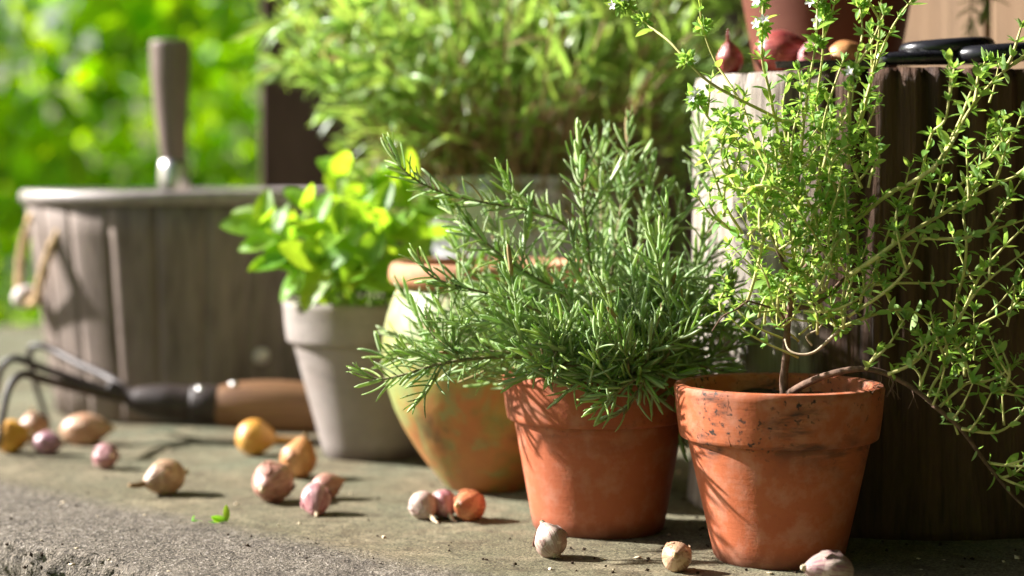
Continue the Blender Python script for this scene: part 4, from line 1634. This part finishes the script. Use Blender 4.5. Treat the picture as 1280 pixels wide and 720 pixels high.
def whorl(root, p, inst, r, size=0.0042, flowers=0):
    for q in range(38):
        d = rand_dir(r)
        inst.append((3, frame_matrix(p + d * size * 0.3, (d + Vector((0, 0, 0.35))).normalized(), rand_dir(r), size * r.uniform(0.8, 1.25))))
    for q in range(flowers):
        d = (Vector((r.uniform(-0.9, 0.3), -0.8, r.uniform(-0.3, 0.9)))).normalized()
        o = p + d * size * 1.15
        z = d
        x = z.orthogonal().normalized()
        y = z.cross(x)
        s = r.uniform(0.0034, 0.0044)
        m = Matrix(((x.x * s, y.x * s, z.x * s, o.x), (x.y * s, y.y * s, z.y * s, o.y), (x.z * s, y.z * s, z.z * s, o.z), (0, 0, 0, 1)))
        obj('flower', FLOWER, root, mat4=Matrix.Translation(-root.location) @ m)


def build_thyme():
    r = random.Random(5)
    base = POT3 + Vector((0.003, 0.0, 0.10))
    root = empty('thyme_plant', base, 'sprawling wiry thyme with tiny leaves in the stained pot before the log', 'thyme')
    inst = []
    D = 1.25
    def tr(pts, d=D, w=0.02):
        """pixel polyline -> world path; depth drifts gently along the stem"""
        n = len(pts)
        ph = r.uniform(0, 6)
        out = []
        for i, q in enumerate(pts):
            dd = (q[2] if len(q) > 2 else d) + w * math.sin(ph + i * 0.8) * (0.4 if len(q) > 2 else 1)
            out.append(P(q[0], q[1], dd))
        return spline(out, max(14, n * 6))
    # woody base
    for pts, rad in (([(980, 500, 1.27), (980, 470, 1.268), (983, 440, 1.264), (984, 410, 1.26), (988, 380, 1.255), (992, 340, 1.25)], 0.0032),
                     ([(984, 410, 1.26), (975, 390, 1.25), (955, 382, 1.245), (935, 376, 1.24)], 0.0011),
                     ([(990, 360, 1.252), (1010, 330, 1.25), (1040, 300, 1.25), (1075, 270, 1.255), (1110, 243, 1.26)], 0.0016),
                     ([(988, 385, 1.256), (1020, 380, 1.25), (1060, 345, 1.25), (1095, 322, 1.25), (1130, 296, 1.25)], 0.0017),
                     ([(990, 350, 1.252), (975, 320, 1.25), (962, 290, 1.248)], 0.0016)):
        thyme_stem(root, spline([P(*q) for q in pts], 24), inst, r, rad, 'thyme_wood', False)
    thyme_stem(root, spline([P(*q) for q in [(1050, 412, 1.235), (1036, 425, 1.235), (1018, 440, 1.237), (1000, 443, 1.24), (986, 437, 1.244), (981, 424, 1.25)]], 24), inst, r, 0.0012, 'thyme_pale_wood', False)
    thyme_stem(root, spline([P(*q) for q in [(1015, 432, 1.24), (1008, 420, 1.24), (1022, 412, 1.238), (1030, 402, 1.236)]], 16), inst, r, 0.0008, 'thyme_pale_wood', False)
    thyme_stem(root, spline([P(*q) for q in [(935, 376, 1.24), (918, 388, 1.238), (903, 396, 1.236), (890, 414, 1.234)]], 16), inst, r, 0.0008, 'thyme_wood', False)
    thyme_stem(root, spline([P(*q) for q in [(992, 358, 1.245), (1010, 366, 1.24), (1030, 364, 1.238), (1028, 352, 1.238)]], 16), inst, r, 0.0012, 'thyme_pale_wood', False)
    # the long layered branch running over the rim to the right
    br = spline([P(*q) for q in [(985, 492, 1.265), (1008, 479, 1.245), (1040, 467, 1.23), (1078, 461, 1.225), (1110, 468, 1.225), (1148, 490, 1.225), (1172, 511, 1.225), (1200, 535, 1.23), (1232, 578, 1.235), (1262, 615, 1.24), (1292, 645, 1.24)]], 60)
    thyme_stem(root, br[:36], inst, r, 0.0026, 'thyme_wood', False)
    thyme_stem(root, br[34:], inst, r, 0.0012, 'thyme_wood', True, 0.1, 0.009, 0.03, 0.3)
    for k in range(9):     # hanging rootlets
        i = r.randrange(20, 30)
        q = br[i]
        thyme_stem(root, [q, q + Vector((r.uniform(-0.003, 0.003), 0, -0.006)), q + Vector((r.uniform(-0.006, 0.006), 0, -0.014))], inst, r, 0.0003, 'thyme_wood', False, name='rootlet')
    main = [
        [(985, 155), (960, 142), (920, 122), (890, 105), (868, 86), (838, 53), (812, 33), (790, 12), (772, 4)],
        [(968, 235), (960, 212), (940, 170), (930, 137), (912, 105), (893, 74), (878, 32), (874, -12)],
        [(985, 215), (972, 165), (962, 115), (953, 75), (953, 40), (954, -4)],
        [(1000, 152), (965, 151), (925, 155), (892, 153), (876, 132), (868, 122)],
        [(1000, 205), (1005, 150), (1012, 100), (1020, 50), (1022, -6)],
        [(1012, 215), (1014, 160), (1022, 115), (1028, 70), (1030, 18)],
        [(1060, 205), (1062, 150), (1062, 108), (1072, 70), (1078, 40), (1074, 4)],
        [(1070, 175), (1082, 130), (1090, 95), (1098, 50), (1102, -8)],
        [(1075, 150), (1088, 105), (1100, 68), (1118, 30), (1144, -6)],
        [(1020, 245), (1026, 200), (1030, 152), (1042, 110), (1054, 76)],
        [(1060, 284), (1110, 243), (1140, 228), (1168, 208), (1190, 178), (1212, 138), (1245, 98), (1285, 66)],
        [(1130, 282), (1150, 222), (1158, 190), (1166, 165), (1182, 148), (1188, 100), (1186, 76)],
        [(1165, 215), (1180, 190), (1200, 150), (1216, 110), (1238, 78)],
        [(1060, 345), (1095, 322), (1130, 296), (1165, 275), (1200, 255), (1245, 231), (1290, 212)],
        [(1152, 298), (1200, 298), (1232, 290), (1290, 272)],
        [(1185, 425), (1200, 398), (1225, 345), (1250, 314), (1288, 276)],
        [(1180, 440), (1192, 412), (1215, 372), (1240, 346), (1288, 310)],
        [(1060, 396), (1110, 362), (1135, 335), (1146, 308), (1160, 284)],
        [(1052, 382), (1075, 360), (1120, 354), (1180, 353), (1220, 340)],
        [(1206, 470), (1206, 440), (1222, 410), (1250, 393), (1290, 374)],
        [(1050, 410), (1085, 396), (1112, 388), (1140, 389), (1160, 405), (1175, 432), (1192, 456)],
        [(1192, 402), (1197, 370), (1205, 340), (1208, 300), (1204, 262), (1212, 225), (1232, 200), (1256, 190)],
        [(935, 375), (944, 345), (958, 285), (967, 246), (977, 224), (995, 206), (1020, 202)],
        [(950, 290), (950, 262), (960, 245)],
        [(1000, 250), (960, 232), (925, 235), (905, 210), (902, 180), (905, 150)],
        [(990, 320), (960, 310), (930, 300), (905, 280), (890, 262), (886, 240)],
        [(980, 330), (1010, 350), (1036, 400), (1050, 412)],
        [(1005, 390), (1040, 388), (1070, 375), (1100, 350)],
        [(1158, 502, 1.225), (1166, 482, 1.222), (1176, 465, 1.22), (1184, 440, 1.22), (1180, 420, 1.22)],
        [(1110, 468, 1.225), (1140, 455, 1.22), (1158, 436, 1.22), (1150, 420, 1.22)],
        [(1202, 536, 1.23), (1240, 541, 1.225), (1265, 530, 1.222), (1285, 508, 1.22)],
        [(1232, 578, 1.235), (1260, 582, 1.23), (1290, 583, 1.225)],
        [(1240, 590, 1.235), (1262, 602, 1.23), (1290, 612, 1.225)],
        [(1172, 511, 1.225), (1195, 490, 1.22), (1215, 478, 1.22), (1250, 490, 1.22), (1290, 498, 1.22)],
        [(1215, 478, 1.222), (1206, 450, 1.22), (1190, 425, 1.22)],
        [(1255, 490, 1.222), (1262, 465, 1.22), (1254, 440, 1.22)],
        [(1082, 462, 1.225), (1090, 450, 1.222), (1096, 440, 1.22)],
        [(1150, 490, 1.225), (1150, 470, 1.222), (1138, 455, 1.22)],
        [(1060, 270), (1045, 240), (1040, 200), (1062, 180)],
        [(905, 270), (905, 240), (912, 215), (908, 190), (925, 165)],
        [(1205, 262), (1215, 240), (1222, 222)],
        [(1242, 232), (1252, 205), (1256, 182), (1250, 165)],
    ]
    flw = {0: [(0.99, 2), (0.93, 0), (0.80, 0), (0.56, 0)], 1: [(0.86, 0)], 2: [(0.98, 3), (0.83, 2)], 3: [(0.99, 2), (0.9, 1)], 4: [(0.99, 3), (0.75, 0)], 5: [(0.97, 1), (0.5, 0)], 6: [(0.98, 0), (0.5, 1)]}
    for j, pts in enumerate(main):
        path = tr(pts, D + r.uniform(-0.025, 0.02))
        big = j in (10, 13)
        thyme_stem(root, path, inst, r, 0.0012 if big else 0.00085, 'thyme_stem', True, 0.06, 0.0092, 0.034 if j == 0 else 0.02 if j == 1 else 0.017 if big else 0.0125, 0.5 if j else 0.1, branch=(0 if j in (0, 1, 2) else 3 if big else 1))
        for u, nf in flw.get(j, []):
            whorl(root, path[min(len(path) - 1, int(u * (len(path) - 1)))], inst, r, 0.0060, nf)
    # the dense heart of the plant: many short shoots rising through one another
    for k in range(72):
        x0 = r.gauss(1000, 44)
        y0 = r.uniform(200, 420)
        d0 = r.uniform(1.215, 1.30)
        L = r.uniform(45, 120)
        lean = r.gauss(0.05, 0.35)
        pts = [(x0, y0, d0)]
        for s in (0.35, 0.7, 1.0):
            pts.append((x0 + lean * L * s + r.uniform(-8, 8), y0 - L * s, d0 + r.uniform(-0.012, 0.012)))
        path = spline([P(*q) for q in pts], 16)
        thyme_stem(root, path, inst, r, 0.0007, 'thyme_stem', True, 0.2, 0.0078, 0.0085, 0.55)
    for k in range(40):
        x0 = r.uniform(890, 1070)
        y0 = r.uniform(170, 410)
        d0 = r.uniform(1.22, 1.28)
        pts = [(r.uniform(960, 1000), y0 + r.uniform(0, 40), d0), ((x0 + 975) / 2, y0 + 8, d0 - 0.005), (x0, y0 - r.uniform(5, 35), d0)]
        thyme_stem(root, spline([P(*q) for q in pts], 14), inst, r, 0.0006, 'thyme_stem', True, 0.35, 0.008, 0.010, 0.45)
    for k in range(20):
        x0 = r.uniform(1120, 1290)
        y0 = r.uniform(110, 560)
        d0 = r.uniform(1.21, 1.27)
        L = r.uniform(35, 80)
        lean = r.gauss(0.2, 0.6)
        pts = [(x0, y0, d0), (x0 + lean * L * 0.5, y0 - L * 0.4, d0), (x0 + lean * L, y0 - L, d0 - 0.006)]
        thyme_stem(root, spline([P(*q) for q in pts], 12), inst, r, 0.0006, 'thyme_stem', True, 0.2, 0.0088, 0.0115, 0.4)
    foliage(root, inst, THY, 'leaf', 'small_leaves')


build_thyme()

# mint --------------------------------------------------------------
mshape = lambda t: (math.sin(math.pi * min(1.0, 0.03 + t * 0.97)) ** 0.62) * (1.1 - 0.35 * t)
MINT = []
for k, (w, c, fo) in enumerate([(0.60, -0.2, 0.35), (0.66, -0.35, 0.25), (0.56, 0.08, 0.45)]):
    v, f = leaf_sheet(w, 10, 6, c, fo, mshape, quilt=0.09, serr=0.035, seed=k + 9)
    MINT.append(mesh('leaf', v, f, M['mint']))


def build_mint():
    r = random.Random(31)
    base = POT1 + Vector((0, 0, 0.130))
    root = empty('mint_plant', base, 'bright yellow-green mint with broad leaves in the grey pot', 'mint')
    inst = []
    ends = [((338, 285), 1.70), ((425, 225), 1.74), ((462, 232), 1.70), ((502, 238), 1.72), ((528, 262), 1.74), ((388, 262), 1.68), ((424, 292), 1.66), ((482, 300), 1.67), ((362, 330), 1.67), ((446, 262), 1.78),
            ((400, 330), 1.65), ((450, 335), 1.645), ((500, 335), 1.66), ((380, 295), 1.76), ((520, 300), 1.78), ((355, 300), 1.78), ((470, 270), 1.66)]
    for (ex, ey), d in ends:
        tip = P(ex, ey, d)
        b0 = base + Vector(((tip.x - base.x) * 0.35, (tip.y - base.y) * 0.35, -0.004))
        mid = b0.lerp(tip, 0.5) + Vector(((tip.x - base.x) * 0.05, 0, 0.012))
        path = spline([b0, mid, tip], 16)
        m = MB()
        m.tube([p - base for p in path], [0.0021 * (1 - 0.5 * i / 15) for i in range(16)], 7)
        m.build('stem', M['mint_stem'], root)
        az = r.uniform(0, 3)
        for i, L in ((5, 0.024), (9, 0.034), (12, 0.042), (15, 0.040)):
            t = (path[min(i + 1, 15)] - path[i - 1]).normalized()
            a = t.orthogonal().normalized()
            b = t.cross(a)
            for k in range(2):
                ang = az + k * math.pi + r.uniform(-0.25, 0.25)
                rad = a * math.cos(ang) + b * math.sin(ang)
                sp = r.uniform(0.85, 1.3) if i < 15 else r.uniform(0.4, 0.9)
                dr = (t * math.cos(sp) + rad * math.sin(sp)).normalized()
                inst.append((r.randrange(3), frame_matrix(path[i], dr, t, L * r.uniform(0.8, 1.15))))
            az += math.pi / 2
        t = (path[-1] - path[-2]).normalized()
        for q in range(3):
            inst.append((r.randrange(3), frame_matrix(path[-1], (t + rand_dir(r) * 0.6).normalized(), rand_dir(r), 0.017 * r.uniform(0.7, 1.2))))
    # the leaves the photograph lets one pick out
    for px, py, d, ux, uz, L in ((330, 285, 1.68, 0.02, 1, 0.036), (333, 286, 1.68, -1, 0.18, 0.043), (345, 300, 1.67, -1, -0.15, 0.036), (358, 322, 1.66, -1, -0.35, 0.034), (420, 245, 1.76, 0.1, 1, 0.045), (455, 250, 1.70, 0.75, 0.7, 0.04), (510, 260, 1.72, -0.3, 1, 0.042), (525, 268, 1.73, 0.9, 0.4, 0.038)):
        y = Vector((ux, r.uniform(-0.2, 0.1), uz)).normalized()
        inst.append((r.randrange(3), frame_matrix(P(px, py, d), y, Vector((-0.3, -0.8, 0.55)), L)))
    # undergrowth round the rim
    for k in range(110):
        a = r.uniform(0, 6.28)
        rr = 0.066 * math.sqrt(r.random())
        p = base + Vector((math.cos(a) * rr, math.sin(a) * rr, r.uniform(-0.002, 0.045)))
        dr = (Vector((math.cos(a), math.sin(a), r.uniform(-0.1, 0.9))) + rand_dir(r) * 0.6).normalized()
        inst.append((r.randrange(3), frame_matrix(p, dr, Vector((0, 0, 1)) + rand_dir(r) * 0.4, r.uniform(0.014, 0.024))))
    foliage(root, inst, MINT, 'leaf', 'small_leaves', limit=280)


build_mint()

# tarragon ----------------------------------------------------------
gshape = lambda t: (math.sin(math.pi * min(1.0, 0.1 + t * 0.9)) ** 0.6)
TAR = []
for k, (w, c, fo) in enumerate([(0.11, -0.35, 0.3), (0.12, 0.15, 0.3), (0.10, -0.6, 0.3), (0.13, 0.4, 0.25)]):
    v, f = leaf_sheet(w, 8, 2, c, fo, gshape, seed=k + 20)
    TAR.append(mesh('leaf', v, f, M['tarragon']))

M['tarragon_dry'] = leaf_material('tarragon_dry_leaf', (0.36, 0.27, 0.13), (0.40, 0.31, 0.17), (0.45, 0.34, 0.14), 0.3, 0.6, 0.25)
for k, (w, c, fo) in enumerate([(0.16, -0.5, 0.4), (0.18, 0.4, 0.3)]):
    v, f = leaf_sheet(w, 8, 2, c, fo, gshape, seed=k + 40)
    TAR.append(mesh('leaf', v, f, M['tarragon_dry']))


def build_tarragon():
    r = random.Random(41)
    base = Vector((TUB.x, TUB.y, TUB_Z - 0.015))
    root = empty('tarragon_plant', base, 'large bushy tarragon with long narrow leaves in the metal tub', 'tarragon')
    inst = []
    s = D_T / F

    def shoot(path, gap, l0, start, rad, dry=0.03):
        pick = lambda: 4 + r.randrange(2) if r.random() < dry else r.randrange(4)
        n = len(path)
        ln = arclen(path)
        m = MB()
        m.tube([p - base for p in path], [rad * (1 - 0.6 * i / (n - 1)) for i in range(n)], 6)
        m.build('stem', M['tarragon_stem'], root)
        q = ln[-1] * start
        az = r.uniform(0, 6)
        while q < ln[-1]:
            i = min(max(k for k in range(n) if ln[k] <= q), n - 2)
            p = path[i].lerp(path[i + 1], (q - ln[i]) / (ln[i + 1] - ln[i]))
            t = (path[i + 1] - path[i]).normalized()
            a = t.orthogonal().normalized()
            b = t.cross(a)
            rad_ = a * math.cos(az) + b * math.sin(az)
            sp = r.uniform(0.45, 1.1)
            dr = (t * math.cos(sp) + rad_ * math.sin(sp)).normalized()
            inst.append((pick(), frame_matrix(p, dr, t - rad_ * 0.3, l0 * r.uniform(0.6, 1.25))))
            if r.random() < 0.35:
                d2 = (t * 0.8 + rad_ * 0.5 + rand_dir(r) * 0.4).normalized()
                inst.append((pick(), frame_matrix(p, d2, t, l0 * r.uniform(0.3, 0.6))))
            az += 2.4
            q += gap * r.uniform(0.7, 1.3)
        t = (path[-1] - path[-2]).normalized()
        for k in range(6):
            inst.append((pick(), frame_matrix(path[-1], (t + rand_dir(r) * 0.45).normalized(), rand_dir(r), l0 * r.uniform(0.5, 0.9))))

    for k in range(135):
        a = r.uniform(0, 2 * math.pi)
        lean = r.random() ** 0.7
        b0 = base + Vector((math.cos(a) * 0.085 * lean, math.sin(a) * 0.085 * lean, -0.002))
        H = r.uniform(0.13, 0.30)
        out = 0.02 + 0.20 * lean * r.uniform(0.5, 1.05) * (1 - 0.22 * max(0, -math.cos(a)))
        tip = b0 + Vector((math.cos(a) * out, math.sin(a) * out * 0.75, H * (1 - 0.35 * lean)))
        mid = b0.lerp(tip, 0.5) + Vector((math.cos(a) * out * 0.08, 0, 0.015)) + rand_dir(r) * 0.012
        end = tip + (tip - mid) * 0.12 + Vector((math.cos(a) * 0.012, 0, -0.004))
        shoot(spline([b0, mid, tip, end], 18), 0.0115, 0.052, 0.42, 0.0016)
    # low shoots over the rim
    for k in range(44):
        a = r.uniform(math.pi * 0.98, math.pi * 2.05)
        b0 = base + Vector((math.cos(a) * 0.09, math.sin(a) * 0.09, 0))
        out = r.uniform(0.045, 0.085)
        tip = b0 + Vector((math.cos(a) * out, math.sin(a) * out * 0.6, r.uniform(-0.012, 0.08)))
        mid = b0.lerp(tip, 0.45) + Vector((0, 0, 0.025))
        shoot(spline([b0, mid, tip], 12), 0.008, 0.027, 0.2, 0.0014)
    # old bare brown twigs at the foot of the bush
    for k in range(210):
        a = r.uniform(math.pi * 0.95, math.pi * 2.05)
        q = r.uniform(0.07, 0.114)
        b0 = base + Vector((math.cos(a) * q, math.sin(a) * q, -0.002))
        if k % 3 == 0:      # slumped over the rim
            tip = b0 + Vector((math.cos(a) * r.uniform(0.02, 0.05), math.sin(a) * r.uniform(0.02, 0.045), r.uniform(-0.03, 0.02)))
            mid = b0.lerp(tip, 0.5) + Vector((0, 0, 0.03)) + rand_dir(r) * 0.008
        else:
            tip = b0 + Vector((math.cos(a) * r.uniform(-0.01, 0.05) + r.uniform(-0.02, 0.02), math.sin(a) * r.uniform(0, 0.04), r.uniform(0.03, 0.11)))
            mid = b0.lerp(tip, 0.5) + rand_dir(r) * 0.012
        shoot(spline([b0, mid, tip], 10), 0.010, 0.018, 0.3, 0.0017, 0.55)
    # the shoots that reach out at the left against the dark boards
    for pts in ([(600, 200, 1.88), (500, 190, 1.86), (430, 130, 1.85), (385, 75, 1.85), (358, 50, 1.85)],
                [(600, 200, 1.90), (480, 130, 1.87), (420, 95, 1.86), (375, 40, 1.86), (362, 5, 1.86)],
                [(610, 200, 1.85), (520, 175, 1.80), (470, 150, 1.79), (420, 100, 1.79)],
                [(640, 205, 1.83), (560, 160, 1.78), (545, 120, 1.77), (540, 95, 1.77)]):
        shoot(spline([P(*q) for q in pts], 22), 0.0075, 0.048, 0.35, 0.0017)
    foliage(root, inst, TAR, 'leaf', 'small_leaves')


build_tarragon()


# ------------------------------------------------------------------ small things on the stone
def build_seedling():
    g = ground(268, 655)
    root = empty('seedling', g, 'tiny bright green seedling growing on the stone', 'seedling')
    root.location.z = surf(g.x, g.y) - 0.001
    o = root.location.copy()
    v, f = leaf_sheet(0.45, 6, 2, 0.25, 0.3, mshape, seed=1)
    lm = mesh('leaf', v, f, M['seedling'])
    for (px, py), dr, L in (((283, 652), (0.15, 0, 1), 0.0135), ((283, 650), (-1, -0.1, 0.12), 0.012), ((240, 648), (0.6, -0.6, 0.3), 0.006), ((276, 652), (-0.9, -0.3, 0.3), 0.008)):
        p = P(px, py, o.y - 0.003) - o
        p.z = max(p.z, 0.002)
        obj('leaf', lm, root, mat4=frame_matrix(p, Vector(dr), Vector((-0.3, -0.8, 0.5)), L))
    m = MB()
    a, b, c = [P(px, py, o.y) - o for px, py in ((283, 652), (262, 653), (240, 650))]
    m.tube(spline([Vector((a.x, -0.002, 0.003)), Vector((b.x, -0.001, 0.001)), Vector((c.x, -0.002, 0.003))], 10), 0.0006, 6)
    m.build('stem', M['seedling'], root)


build_seedling()


def build_debris():
    r = random.Random(9)
    for nm, mat, cnt, lab, sz in (('soil_crumbs', M['soil'], 220, 'scattered dark soil crumbs on the stone', (0.0006, 0.0022)), ('skin_flakes', M['papery_pale'], 60, 'scattered papery bulb skin flakes on the stone', (0.001, 0.0032))):
        m = MB()
        for k in range(cnt):
            px, py = r.uniform(-60, 1340), 520 + 200 * r.random() ** 0.8
            if r.random() < 0.3:
                px, py = r.gauss(900, 130), r.uniform(660, 718)
            g = ground(px, py)
            s = r.uniform(*sz)
            z = surf(g.x, g.y) + s * 0.25
            c = Vector((g.x, g.y, z))
            fl = 0.25 if 'flake' in nm else 0.7
            q = Quaternion(rand_dir(r), r.uniform(0, 1.2 if fl < 0.5 else 6))
            pts = []
            for d in ((1, 0, 0), (-1, 0, 0), (0, 1, 0), (0, -1, 0), (0, 0, fl), (0, 0, -fl)):
                pts.append(c + q @ (Vector(d) * s * r.uniform(0.6, 1.2)))
            m.add(pts, [(0, 2, 4), (2, 1, 4), (1, 3, 4), (3, 0, 4), (2, 0, 5), (1, 2, 5), (3, 1, 5), (0, 3, 5)])
        o = m.build(nm, mat, None, smooth='flake' in nm)
        tag(o, lab, 'debris', None, 'stuff')


build_debris()
bpy.context.view_layer.update()
